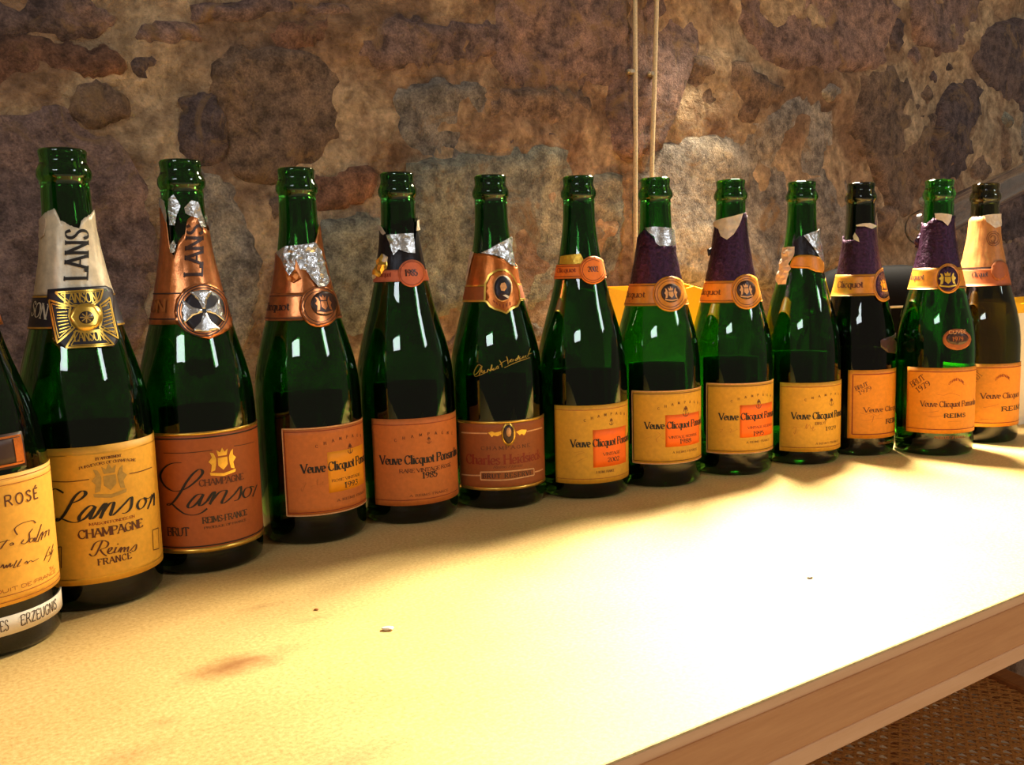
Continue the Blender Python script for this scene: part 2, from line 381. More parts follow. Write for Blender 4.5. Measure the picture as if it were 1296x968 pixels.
box('edge_strip', y0 + .0011, TZ - .0042, .003, .0062, .0004, M_EDGE)
box('apron', y0 + .0062, TZ - .020, .0150, .0272, .0006, M_APRON)
box('moulding', y0 + .0062, TZ - .0385, .0165, .0105, .0012, M_MOLD)
for sx in (S0 + .08, S1 - .08):
    for yy in (y0 + .06, y0 + depth - .06):
        bm = bmesh.new(); box_bm(bm, (sx - .5, yy, (TZ - .03) / 2), (.06, .06, TZ - .03), .004); bm_obj('leg', bm, M_APRON, troot)
tag(troot, 'long stained fibreboard table with brown wooden edge moulding in front of stone wall', 'table')

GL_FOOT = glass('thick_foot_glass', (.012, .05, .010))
# ------------------------------------------------------------------ bottle shape
PROFILE = [(0, 39.0), (1.2, 41.2), (4, 43.0), (9, 43.7), (20, 43.8), (90, 43.8), (98, 43.8), (105, 43.77), (112, 43.68), (120, 43.4), (133, 42.3), (145, 40.2), (158, 37.0), (172, 33.0), (187, 28.6), (203, 24.7), (218, 21.5), (230, 19.2), (242, 17.3), (252, 16.0), (262, 15.3), (275, 15.0), (279.5, 15.0), (280.6, 15.9), (282, 16.7), (284, 17.0), (286.5, 16.8), (289, 15.6), (291.5, 14.5), (294, 14.2), (296.5, 14.6), (298.8, 14.9), (300, 14.3)]
PZ = [p[0] / 1000 for p in PROFILE]; PR = [p[1] / 1000 for p in PROFILE]
def prof_r(z, rs=1.0, hs=1.0):
    z = max(0, min(.2999, z / hs)); i = 0
    while i < len(PZ) - 2 and PZ[i + 1] < z: i += 1
    # cubic-smooth between the shoulder points, linear elsewhere
    a = max(i - 1, 0); d = min(i + 2, len(PZ) - 1); t = (z - PZ[i]) / (PZ[i + 1] - PZ[i])
    if .1 < z < .276:
        m0 = (PR[i + 1] - PR[a]) / (PZ[i + 1] - PZ[a]) * (PZ[i + 1] - PZ[i]); m1 = (PR[d] - PR[i]) / (PZ[d] - PZ[i]) * (PZ[i + 1] - PZ[i])
        r = (2 * t ** 3 - 3 * t * t + 1) * PR[i] + (t ** 3 - 2 * t * t + t) * m0 + (-2 * t ** 3 + 3 * t * t) * PR[i + 1] + (t ** 3 - t * t) * m1
    else: r = PR[i] + (PR[i + 1] - PR[i]) * t
    return r * (1 + (rs - 1) * max(0, min(1, (.26 - z) / .1)))
class Bottle:
    def __init__(s, x, y, glass_mat, label, rs=.975, hs=1.0):
        s.x, s.y, s.rs, s.hs = x, y, rs, hs
        s.root = empty('champagne_bottle', (x, y, TZ), math.atan2(-x, y))
        tag(s.root, label, 'bottle', 'empty champagne bottles lined up on the table')
        D = math.hypot(x, y); s.cam_dir = Vector((-x / D, -y / D, 0)); s.right = Vector((y / D, -x / D, 0)); s.D = D
        zz = sorted(set(PZ + [i * .0045 for i in range(8, 62)])); zz = [z for z in zz if z <= .3]
        out = [(prof_r(z, rs, hs) if z < .3 else PR[-1], z * hs) for z in zz]
        th = .0032
        inner = [(.0094, .2995 * hs), (.0090, .297 * hs), (.0092, .28 * hs), (.0105, .262 * hs)]
        inner += [(prof_r(z * hs, rs, hs) - th - .0012 * max(0, min(1, (z - .2) / .06)), z * hs) for z in [.25 - .0058 * i for i in range(41)]]
        rb = prof_r(.03, rs, hs)
        inner += [(rb - .0065, .0105), (rb - .012, .0085), (rb - .018, .0125), (.017, .027), (.008, .0335), (0, .035)]
        punt = [(0, .028), (.008, .0268), (.017, .021), (rb - .0185, .0075), (rb - .013, .0022), (rb - .0095, .0003), (prof_r(0, rs, hs) - .0005, 0)]
        v, f = lathe(punt + out + [(.0128, .3006 * hs), (.0105, .3004 * hs)] + inner, 80)
        s.glass = mesh_obj('glass_body', v, f, glass_mat, s.root)
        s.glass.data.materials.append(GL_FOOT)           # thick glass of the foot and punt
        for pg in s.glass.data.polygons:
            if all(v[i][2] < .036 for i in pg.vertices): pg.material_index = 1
    def r(s, z): return prof_r(z, s.rs, s.hs)
    def pt(s, phi, z, off=0.0):
        r = s.r(z) + off; return Vector((r * math.sin(phi), -r * math.cos(phi), z))
    def hit(s, px):
        d = ray(*px); best = None; n = 400; dh = math.hypot(d.x, d.y)
        t0 = (s.D - .06) / dh; t1 = (s.D + .01) / dh
        for i in range(n + 1):
            t = t0 + (t1 - t0) * i / n; p = EYE + d * t; q = Vector((p.x - s.x, p.y - s.y, 0)); z = p.z - TZ
            e = q.length - s.r(z)
            if best is None or e < best[0]: best = (e, q, z)
            if e <= 0: best = (e, q, z); break
        q, z = best[1], best[2]
        return (math.atan2(q.dot(s.right), q.dot(s.cam_dir)), z)
    def hits(s, pts): return [s.hit(p) for p in pts]
    # -------- coverings
    def patch(s, name, poly, mat, off=.0004, thick=.0003, parent=None, step=.003, crumple=0.0, seed=0):
        zc = sum(p[1] for p in poly) / len(poly); rr = s.r(zc)
        v, f, border = fill_poly([(p[0] * rr, p[1]) for p in poly], step)
        def P(q, o):
            c = crumple * (noise.noise(Vector((q.x * 170, q.y * 170, seed))) + .6 * noise.noise(Vector((q.x * 420, q.y * 420, seed + 5)))) if crumple else 0
            return s.pt(q.x / rr, q.y, o + c)
        verts = [P(q, off) for q in v]; faces = [tuple(t) for t in f]; n = len(verts)
        if thick:
            verts += [P(q, off - thick) for q in v]
            faces += [tuple(n + i for i in reversed(t)) for t in f]
            faces += [(b, a, a + n, b + n) for (a, b) in border]
        return mesh_obj(name, verts, faces, mat, parent or s.root, smooth=False if crumple else True)
    def rect(s, name, p0, p1, z0, z1, mat, off=.0004, parent=None, thick=.0003):
        n = max(2, int((p1 - p0) / R_(4))); m = max(1, int((z1 - z0) / .006)); vs_, fs = [], []
        for lay in (0, 1):
            for j in range(m + 1):
                for i in range(n + 1): vs_.append(s.pt(p0 + (p1 - p0) * i / n, z0 + (z1 - z0) * j / m, off - lay * thick))
        k = (n + 1) * (m + 1)
        for j in range(m):
            for i in range(n):
                a = j * (n + 1) + i; q = (a, a + 1, a + n + 2, a + n + 1); fs.append(q); fs.append(tuple(k + x for x in reversed(q)))
        ring = [i for i in range(n + 1)] + [j * (n + 1) + n for j in range(1, m + 1)] + [m * (n + 1) + i for i in range(n - 1, -1, -1)] + [j * (n + 1) for j in range(m - 1, 0, -1)]
        for i in range(len(ring)): a, b = ring[i], ring[(i + 1) % len(ring)]; fs.append((b, a, a + k, b + k))
        return mesh_obj(name, vs_, fs, mat, parent or s.root)
    def sleeve(s, name, ztop_pts, zbot, mat, off=.0006, wrinkle=.0004, seed=0, parent=None):
        """foil wrapped all round the neck with a torn upper edge"""
        tp = sorted(ztop_pts); zm = sum(p[1] for p in tp) / len(tp); n = 120; rows = 14; vs_, fs = [], []
        def top(a):
            if a <= tp[0][0] or a >= tp[-1][0]:
                lo, hi = tp[-1], (tp[0][0] + 2 * math.pi, tp[0][1]); aa = a if a >= tp[-1][0] else a + 2 * math.pi
                t = (aa - lo[0]) / (hi[0] - lo[0]); return lo[1] + (hi[1] - lo[1]) * t + .005 * noise.noise(Vector((aa * 3, seed, 1))) * min(1, 4 * t, 4 * (1 - t))
            for i in range(len(tp) - 1):
                if tp[i][0] <= a <= tp[i + 1][0]:
                    t = (a - tp[i][0]) / max(1e-6, tp[i + 1][0] - tp[i][0]); return tp[i][1] + (tp[i + 1][1] - tp[i][1]) * t
        for lay in (0, 1):
            for i in range(n):
                a = -math.pi + 2 * math.pi * i / n; zt = max(top(a) + .0012 * noise.noise(Vector((a * 14, seed, 4))), zbot + .001)
                for j in range(rows + 1):
                    z = zbot + (zt - zbot) * j / rows; fl = (j / rows) ** 6 * .0007
                    w = wrinkle * (noise.noise(Vector((math.cos(a) * 4, math.sin(a) * 4, z * 90 + seed))) + .5 * noise.noise(Vector((math.cos(a) * 11, math.sin(a) * 11, z * 260 + seed))))
                    vs_.append(s.pt(a, z, off + w + fl - lay * .0002))
        m = rows + 1; k = n * m
        for i in range(n):
            for j in range(rows):
                a, b = i * m + j, ((i + 1) % n) * m + j; q = (a, b, b + 1, a + 1); fs.append(q); fs.append(tuple(k + x for x in reversed(q)))
            a, b = i * m + rows, ((i + 1) % n) * m + rows; fs.append((a, b, b + k, a + k))
            a, b = i * m, ((i + 1) % n) * m; fs.append((b, a, a + k, b + k))
        return mesh_obj(name, vs_, fs, mat, parent or s.root)
    def band(s, name, z0, z1, mat, off, parent=None):
        n = 96; vs_, fs = [], []; m = 6
        for j in range(m + 1):
            for i in range(n): a = 2 * math.pi * i / n; vs_.append(s.pt(a, z0 + (z1 - z0) * j / m, off))
        for j in range(m + 1):
            for i in range(n): a = 2 * math.pi * i / n; vs_.append(s.pt(a, z0 + (z1 - z0) * j / m, off - .0003))
        k = n * (m + 1)
        for j in range(m):
            for i in range(n):
                q = (j * n + i, j * n + (i + 1) % n, (j + 1) * n + (i + 1) % n, (j + 1) * n + i); fs.append(q); fs.append(tuple(k + x for x in reversed(q)))
        for j in (0, m):
            for i in range(n): a, b = j * n + i, j * n + (i + 1) % n; fs.append((a, b, b + k, a + k))
        return mesh_obj(name, vs_, fs, mat, parent or s.root)
    def strokes(s, name, polys, mat, wfun, off, parent, flat=False):
        """pen strokes, each a list of (arc length, height) on the surface: polys are (phi,z)"""
        if name in ('border_line', 'seal_ring') and len(polys) > 1:
            for P in polys: s.strokes(name, [P], mat, wfun, off, parent)
            return None
        vs_, fs = [], []
        for P in polys:
            if len(P) < 2: continue
            Q = []
            for (a, c) in zip(P[:-1], P[1:]):
                k = max(1, int(math.hypot((c[0] - a[0]) * s.r(a[1]), c[1] - a[1]) / .0014)); Q += [(a[0] + (c[0] - a[0]) * i / k, a[1] + (c[1] - a[1]) * i / k) for i in range(k)]
            P = Q + [P[-1]]; n = len(P); b0 = len(vs_)
            for i, (a, z) in enumerate(P):
                p, q = P[max(i - 1, 0)], P[min(i + 1, n - 1)]; rr = s.r(z)
                dx, dz = (q[0] - p[0]) * rr, q[1] - p[1]; l = math.hypot(dx, dz) or 1e-9; dx /= l; dz /= l
                w = wfun(dx, dz, i / (n - 1)) * .5
                vs_.append(s.pt(a - dz * w / rr, z + dx * w, off)); vs_.append(s.pt(a + dz * w / rr, z - dx * w, off))
            for i in range(n - 1): fs.append((b0 + 2 * i, b0 + 2 * i + 1, b0 + 2 * i + 3, b0 + 2 * i + 2))
        return mesh_obj(name, vs_, fs, mat, parent, smooth=False) if vs_ else None
    def trace(s, name, zoom, txt, mat, wmin, wmax, off, parent, nib=.8):
        polys = []
        for t in txt.split(';'):
            P = zoom.pts(t)
            if len(P) > 2: P = catmull(P, 5)
            polys.append(s.hits(P))
        cx, sx = math.cos(nib), math.sin(nib)
        return s.strokes(name, polys, mat, lambda dx, dz, t: wmin + (wmax - wmin) * abs(-dx * sx * .55 + dz * cx * 1.0 if False else dz) ** 1.5, off, parent)
    def text(s, string, zoom, p0, p1, h, mat, off, parent, n1=None, style='serif', arc=0.0, width=None, slope=False, track=0.0, bold=1.0, name='lettering'):
        a0, z0 = s.hit(zoom(*p0)); R = s.r(z0)
        if p1 is not None: a1, z1 = s.hit(zoom(*p1))
        st = layout(string, style, track); full = st[1]
        ref = layout(string[:n1], style, track)[1] if n1 else full
        w = width if width else (a1 - a0) * R
        kx = w / ref; kz = h / 10.0
        zb = z0 if (p1 is None or slope) else .5 * (z0 + z1)
        sl = (z1 - z0) / w if slope else 0
        polys = []
        for P in st[0]:
            Q = []
            for (x, y) in P:
                t = x / full; xx = x * kx; Q.append((a0 + (xx - sl * y * kz) / R, zb + y * kz + sl * xx + arc * (1 - (2 * t - 1) ** 2)))
            polys.append(Q)
        th = {'serif': (.95, 2.3), 'sans': (1.35, 1.5), 'script': (.4, 1.5)}[style]
        kk = min(kx, kz)
        wf = lambda dx, dz, t: bold * kk * (th[0] + (th[1] - th[0]) * abs(dz) ** 1.3 * (.25 if style == 'serif' and dx * dz > .12 else 1))
        return s.strokes(name, polys, mat, wf, off, parent)
    def border(s, p0, p1, z0, z1, w, mat, off, parent, sides='tblr'):
        n = 40; polys = []
        hor = lambda z: [(p0 + (p1 - p0) * i / n, z) for i in range(n + 1)]
        ver = lambda a: [(a, z0 + (z1 - z0) * i / 12) for i in range(13)]
        if sides == 'tblr': return s.strokes('border_line', [hor(z0) + ver(p1)[1:] + hor(z1)[::-1][1:] + ver(p0)[::-1][1:]], mat, lambda a, b, c: w, off, parent)
        if 't' in sides: polys.append(hor(z1))
        if 'b' in sides: polys.append(hor(z0))
        if 'l' in sides: polys.append(ver(p0))
        if 'r' in sides: polys.append(ver(p1))
        return s.strokes('border_line', polys, mat, lambda a, b, c: w, off, parent)
    def ellipse(s, zoom, cx, cy, rx, ry, n=40):
        return s.hits([zoom(cx + rx * math.cos(2 * math.pi * i / n), cy - ry * math.sin(2 * math.pi * i / n)) for i in range(n)])
    def disc(s, name, a0, z0, ra, rz, mat, off, parent, n=36, thick=.0003):
        R = s.r(z0); return s.patch(name, [(a0 + ra * math.cos(2 * math.pi * i / n) / R, z0 + rz * math.sin(2 * math.pi * i / n)) for i in range(n)], mat, off, thick, parent, .0025)
    def ring(s, name, a0, z0, ra, rz, w, mat, off, parent, n=48):
        R = s.r(z0); return s.strokes(name, [[(a0 + ra * math.cos(2 * math.pi * i / n) / R, z0 + rz * math.sin(2 * math.pi * i / n)) for i in range(n + 1)]], mat, lambda a, b, c: w, off, parent)
    def back_label(s, mat, half=46, z0=.030, z1=.116):  # unseen label, added to block the lit table refracted through the bottle
        return s.rect('back_label', math.pi - R_(half), math.pi + R_(half), z0, z1, mat, .0005)
    def label_paper(s, left, right, top, bottom, mat, off=.0005, name='label'):
        s.l0 = s.hit(left)[0] if isinstance(left, tuple) else R_(left); s.l1 = s.hit(right)[0] if isinstance(right, tuple) else R_(right)
        s.zt = s.hit(top)[1]; s.zb = s.hit(bottom)[1]
        return s.rect(name, s.l0, s.l1, s.zb, s.zt, mat, off)

# ------------------------------------------------------------------ pen-stroke alphabet (cap height 10, x-height 6.4)
G = {
 'A': (8.4, '0.2,0 4.2,10;4.2,10 8.2,0;1.8,3.6 6.6,3.6'), 'B': (7.6, '1,0 1,10;~1,10 4,10 6,9.2 6.2,7.5 5.4,5.7 3.4,5.2 1,5.2;~3.4,5.2 6,4.8 7,2.8 6,.6 4,0 1,0'),
 'C': (8.2, '~7.3,7.6 6.2,9.5 4.2,10 1.8,8.6 .7,5 1.8,1.4 4.2,0 6.2,.5 7.6,2.2'), 'D': (8.2, '1,0 1,10;~1,10 4,10 6.6,8.4 7.5,5 6.6,1.6 4,0 1,0'),
 'E': (7, '1,0 1,10;1,10 6.2,10;6.2,10 6.2,8.4;1,5.2 5,5.2;1,0 6.4,0;6.4,0 6.4,1.7'), 'F': (6.6, '1,0 1,10;1,10 6,10;6,10 6,8.4;1,5.2 4.8,5.2'),
 'G': (8.8, '~7.3,7.6 6.2,9.5 4.2,10 1.8,8.6 .7,5 1.8,1.4 4.2,0 6.2,.4 7.4,1.4;7.4,4.4 7.4,.8;5.2,4.4 8,4.4'), 'H': (8.6, '1,0 1,10;7.4,0 7.4,10;1,5.2 7.4,5.2'),
 'I': (3, '1.5,0 1.5,10'), 'K': (8, '1,0 1,10;7,10 1,4.4;3,6 7.4,0'), 'L': (6.6, '1,0 1,10;1,0 6,0;6,0 6,1.7'), 'M': (10, '1,0 1.3,10;1.3,10 5,1.2;5,1.2 8.6,10;8.6,10 9,0'),
 'N': (8.8, '1,0 1,10;1,10 7.6,0;7.6,0 7.6,10'), 'O': (9, '~4.5,10 2,8.8 .8,5 2,1.2 4.5,0 7,1.2 8.2,5 7,8.8 4.5,10'), 'P': (7.2, '1,0 1,10;~1,10 4,10 6.3,9.2 6.6,7.2 5.8,5.4 4,4.8 1,4.8'),
 'R': (8, '1,0 1,10;~1,10 4,10 6.2,9.2 6.4,7.3 5.6,5.6 4,5.1 1,5.1;4,5.1 7.6,0'), 'S': (6.8, '~5.9,8 5,9.6 3.4,10 1.6,9.2 1.2,7.4 2.6,5.9 4.6,4.8 5.9,3.2 5.5,1.2 3.6,0 1.8,.4 .8,2.2'),
 'T': (7.8, '3.9,0 3.9,10;.4,10 7.4,10;.4,10 .4,8.4;7.4,10 7.4,8.4'), 'U': (8.4, '~1,10 1,4 1.6,1 4,0 6.4,1 7.2,4 7.2,10'), 'V': (8.4, '.2,10 4.2,0;4.2,0 8.2,10'),
 'X': (8, '.6,10 7.4,0;7.4,10 .6,0'), 'Y': (8, '.4,10 4,5;7.6,10 4,5;4,5 4,0'), 'Z': (7.4, '.8,10 6.8,10;6.8,10 .6,0;.6,0 7,0'), 'Ö': (9, '~4.5,10 2,8.8 .8,5 2,1.2 4.5,0 7,1.2 8.2,5 7,8.8 4.5,10;2.6,11.6 3.4,11.6;5.8,11.6 6.6,11.6'),
 'É': (7, '1,0 1,10;1,10 6.2,10;1,5.2 5,5.2;1,0 6.4,0;3,11.2 4.8,12.8'),
 'a': (5.8, '~.9,5.4 2,6.4 3.6,6.2 4.2,5 4.2,1;~4.2,3.8 2.2,3.4 .8,2.2 .8,.8 2,0 3.4,.4 4.2,1.6;~4.2,1 4.6,.1 5.4,.3'), 'b': (6.4, '1.1,0 1.1,10;~1.1,5 2.4,6.3 4.2,6.1 5.5,3.2 4.4,.4 2.6,0 1.1,1'),
 'c': (5.4, '~4.6,5.2 3.4,6.4 1.8,5.8 .7,3.2 1.6,.6 3.2,0 4.8,1'), 'd': (6.4, '5.2,0 5.2,10;~5.2,5 4,6.3 2.2,6.1 .8,3.2 2,.4 3.8,0 5.2,1.2'), 'e': (5.6, '~.8,3.4 4.8,3.6 4.6,5.4 3.2,6.4 1.7,5.8 .7,3.2 1.6,.6 3.2,0 4.8,1'),
 'h': (6.6, '1.1,0 1.1,10;~1.1,4.6 2.6,6.3 4.4,6.2 5.3,4.8 5.3,0'), 'i': (3, '1.5,0 1.5,6.4;1.4,8.6 1.6,9.4'), 'k': (6.4, '1.1,0 1.1,10;5.2,6.4 1.1,2.6;2.6,4 5.8,0'), 'l': (3, '1.5,0 1.5,10'),
 'm': (9.6, '1.1,0 1.1,6.4;~1.1,4.6 2.5,6.3 4,6 4.7,4.6 4.7,0;~4.7,4.6 6.1,6.3 7.6,6 8.3,4.6 8.3,0'), 'n': (6.6, '1.1,0 1.1,6.4;~1.1,4.6 2.6,6.3 4.4,6.2 5.3,4.8 5.3,0'),
 'o': (6.2, '~3.1,6.4 1.4,5.6 .7,3.2 1.4,.8 3.1,0 4.8,.8 5.5,3.2 4.8,5.6 3.1,6.4'), 'p': (6.4, '1.1,-3 1.1,6.4;~1.1,5 2.4,6.3 4.2,6.1 5.5,3.2 4.4,.4 2.6,0 1.1,1'), 'q': (6.4, '5.2,-3 5.2,6.4;~5.2,5 4,6.3 2.2,6.1 .8,3.2 2,.4 3.8,0 5.2,1.2'),
 'r': (4.6, '1.1,0 1.1,6.4;~1.1,4.4 2.2,6 3.4,6.4 4.2,5.8'), 's': (4.8, '~4.1,5.2 3,6.4 1.4,6 1,4.8 2.4,3.5 3.9,2.4 3.9,.8 2.6,0 1.2,.4 .6,1.4'), 't': (4, '~1.6,8.6 1.6,1.4 2.4,.1 3.6,.6;.4,6.3 3.4,6.3'),
 'u': (6.6, '~1.1,6.4 1.1,1.8 2,.2 3.8,.3 5.3,2;5.3,6.4 5.3,0'), 'v': (5.8, '.3,6.4 2.9,0;2.9,0 5.5,6.4'), 'y': (5.8, '.3,6.4 2.9,0;~5.5,6.4 2.9,0 1.6,-2.6 .4,-2.8'),
 '0': (6.4, '~3.2,10 1.4,8.6 .7,5 1.4,1.4 3.2,0 5,1.4 5.7,5 5,8.6 3.2,10'), '1': (4.6, '2.4,0 2.4,10;.9,8.6 2.4,10'), '2': (6.2, '~.9,7.6 1.4,9.4 3.1,10 4.9,9.2 5,7 3.4,4 .8,0;.8,0 5.6,0'),
 '3': (6, '~.9,8.4 2.4,10 4.4,9.4 4.6,7 2.6,5.4;~2.6,5.4 4.8,4.4 5,1.8 3.4,.1 1.6,.3 .7,1.6'), '5': (6, '5,10 1.4,10;1.4,10 1.1,5.6;~1.1,5.6 3.2,6.2 5,4.8 5.1,2 3.4,.1 1.6,.3 .7,1.6'), '7': (6, '.7,10 5.4,10;5.4,10 2.2,0'),
 '8': (6.2, '~3.1,5.4 1.4,6.6 1.4,9 3.1,10 4.8,9 4.8,6.6 3.1,5.4 1.1,4 1,1.4 3.1,0 5.2,1.4 5.1,4 3.1,5.4'), '9': (6.2, '~5,6.4 3.4,4.6 1.4,5.4 1,7.8 2,9.6 3.8,9.9 5,8.4 5.1,5.4 4,1.6 2,0'),
 '6': (6.2, '~4.6,9.6 2.2,8 1.1,4.6 1.3,1.6 3.1,0 4.9,1.4 5,4 3.4,5.6 1.4,4.2'), '-': (4, '.6,3.4 3.2,3.4'), '.': (2.4, '1,0 1.4,.4'), ' ': (3.6, ''), '·': (3, '1.2,4 1.6,4.4')}
LAY = {}
def layout(s, style, track):
    k = (s, style, track)
    if k in LAY: return LAY[k]
    x = 0; out = []
    for ch in s:
        adv, t = G[ch]
        for st in [q for q in t.split(';') if q]:
            sm = st.startswith('~'); c = [tuple(map(float, q.split(','))) for q in st.lstrip('~').split()]
            P = catmull(c, 4) if sm and len(c) > 2 else c
            P = [(x + a, b) for a, b in P]
            if style == 'script': P = [(a + .45 * b, b) for a, b in P]
            out.append(P)
            if style == 'serif' and not sm and len(c) == 2 and abs(c[1][1] - c[0][1]) > 4:
                for (a, b) in c:
                    if b in (0.0, 10.0, 6.4, -3.0): out.append([(x + a - 1.5, b), (x + a + 1.5, b)])
        x += adv + track
    LAY[k] = (out, max(x - track, .1)); return LAY[k]
# ------------------------------------------------------------------ bottle materials
GL_GREEN = glass('green_bottle_glass', (.052, .34, .034)); GL_DEEP = glass('deep_green_bottle_glass', (.034, .24, .036))
GL_BRIGHT = glass('bright_green_bottle_glass', (.06, .52, .05)); GL_BLACK = glass('black_green_bottle_glass', (.05, .09, .035)); GL_OLIVE = glass('olive_bottle_glass', (.17, .18, .05))
P_YEL = paper('yellow_label_paper', (216, 160, 42)); P_ORA = paper('orange_yellow_label_paper', (224, 140, 26)); P_ROSE = paper('rose_label_paper', (206, 114, 46))
P_BROWN = paper('brown_label_paper', (156, 82, 32)); P_COPP = paper('copper_label_paper', (172, 88, 34)); P_CREAM = paper('cream_label_paper', (238, 174, 52)); P_GOLDEN = paper('golden_label_paper', (250, 184, 66))
P_STRIP = paper('white_strip_paper', (236, 222, 196), .08); P_SQ = paper('orange_square_print', (255, 112, 6), .05); P_SQ2 = paper('yellow_square_print', (252, 160, 16), .05)
P_BAND_O = paper('orange_band_paper', (238, 126, 36), .12); P_BAND_G = paper('golden_band_paper', (208, 134, 36), .15, .4); P_BAND_R = paper('salmon_band_paper', (214, 112, 74), .12)
P_TAN = paper('tan_foil_paper', (178, 118, 58), .18, .5)
I_BLACK = ink('black_ink', (26, 20, 16)); I_BROWN = ink('brown_ink', (92, 44, 20)); I_RED = ink('red_brown_ink', (136, 44, 14)); I_FAINT = ink('faint_brown_ink', (170, 96, 34)); I_NAVY = ink('navy_print', (34, 30, 42), .45)
I_WHITE = ink('white_print', (236, 226, 206)); I_DARKBR = ink('dark_brown_print', (58, 34, 26), .4); I_PALE = ink('pale_line_print', (220, 164, 110)); I_GREY = ink('grey_gold_print', (176, 140, 62))
F_SILVER = metal('silver_foil', (226, 224, 222), .26, .9, .5, 240); F_COPPER = metal('copper_foil', (222, 138, 84), .30, .85, .15); F_WHITE = metal('cream_foil', (240, 226, 198), .42, .25, .12); F_PURPLE = metal('purple_foil', (58, 30, 56), .32, .65, 1.0, 330, .45, 1.7)
F_GOLD = metal('gold_print', (236, 190, 84), .28, .8); F_BLACKF = metal('black_foil', (28, 24, 32), .4, .4, .3); F_BRONZE = metal('bronze_foil', (206, 116, 50), .34, .7, .2); F_YELLOWF = metal('yellow_foil', (232, 186, 60), .35, .5, .2); F_PALE = metal('pale_torn_foil', (222, 204, 184), .5, .3, .4)
P_BACK = paper('added_back_label_paper', (150, 118, 70))  # for the added, unseen labels that darken the view through the glass
LB, L1, L2, L3 = .0005, .00075, .0010, .0013

def crumb(b, px, r, mat, seed, name='foil_scrap', out=.001):
    a, z = b.hit(px); c = b.pt(a, z, out); bm = bmesh.new(); bmesh.ops.create_icosphere(bm, subdivisions=2, radius=r)
    for v in bm.verts: v.co = v.co * (1 + .55 * noise.noise(v.co * (1.3 / r) + Vector((seed, 0, 0)))) ; v.co = Vector((v.co.x, v.co.y * .7, v.co.z * 1.2)) + c
    return bm_obj(name, bm, mat, b.root)
def band_z(b, zoom, x, yt, yb): return b.hit(zoom(x, yb))[1], b.hit(zoom(x, yt))[1]
def pmm(b): return b.D / F_PX                     # metres per photo pixel at the bottle

def crest(b, zoom, cx, cy, w, mat, off, parent):
    """coat of arms: shield, crown, two supporters, ribbon"""
    a, z = b.hit(zoom(cx, cy)); R = b.r(z); k = w * pmm(b) / zoom.k
    P = lambda L: [(a + x * k / R, z + y * k) for x, y in L]
    parts = [[(-.17, .12), (.17, .12), (.17, -.15), (0, -.32), (-.17, -.15)], [(-.15, .18), (-.2, .4), (-.08, .3), (0, .46), (.08, .3), (.2, .4), (.15, .18)],
             [(-.22, .1), (-.3, .3), (-.42, .34), (-.36, .16), (-.48, .02), (-.38, -.1), (-.42, -.34), (-.28, -.3), (-.24, -.12)], [(.22, .1), (.3, .28), (.4, .36), (.38, .16), (.5, .04), (.38, -.1), (.42, -.34), (.28, -.3), (.24, -.12)],
             [(-.46, -.36), (0, -.44), (.46, -.36), (.44, -.46), (0, -.54), (-.44, -.46)]]
    vs_, fs = [], []
    for L in parts:
        v, f, _ = fill_poly([(p[0] * R, p[1]) for p in P(L)], .0016); n = len(vs_)
        vs_ += [b.pt(q.x / R, q.y, off) for q in v]; fs += [tuple(n + i for i in t) for t in f]
    return mesh_obj('crest', vs_, fs, mat, parent, smooth=False)
def anchor(b, zoom, cx, cy, h, mat, off, parent):
    a, z = b.hit(zoom(cx, cy)); R = b.r(z); k = h * pmm(b) / zoom.k / 10
    P = [[(0, -5), (0, 3.4)], [(-2.4, 2.2), (2.4, 2.2)], [(-3.6, -1.6), (-2.6, -4), (0, -5), (2.6, -4), (3.6, -1.6)], [(0, 3.4), (-.9, 4.2), (0, 5), (.9, 4.2), (0, 3.4)], [(-2.6, 0), (-1.4, 3.6), (0, 1), (1.4, 3.6), (2.6, 0)]]
    P = [[(a + x * k / R, z + y * k) for x, y in (catmull(L, 4) if len(L) > 2 else L)] for L in P]
    return b.strokes('anchor_emblem', P, mat, lambda x, y, t: .8 * k, off, parent)

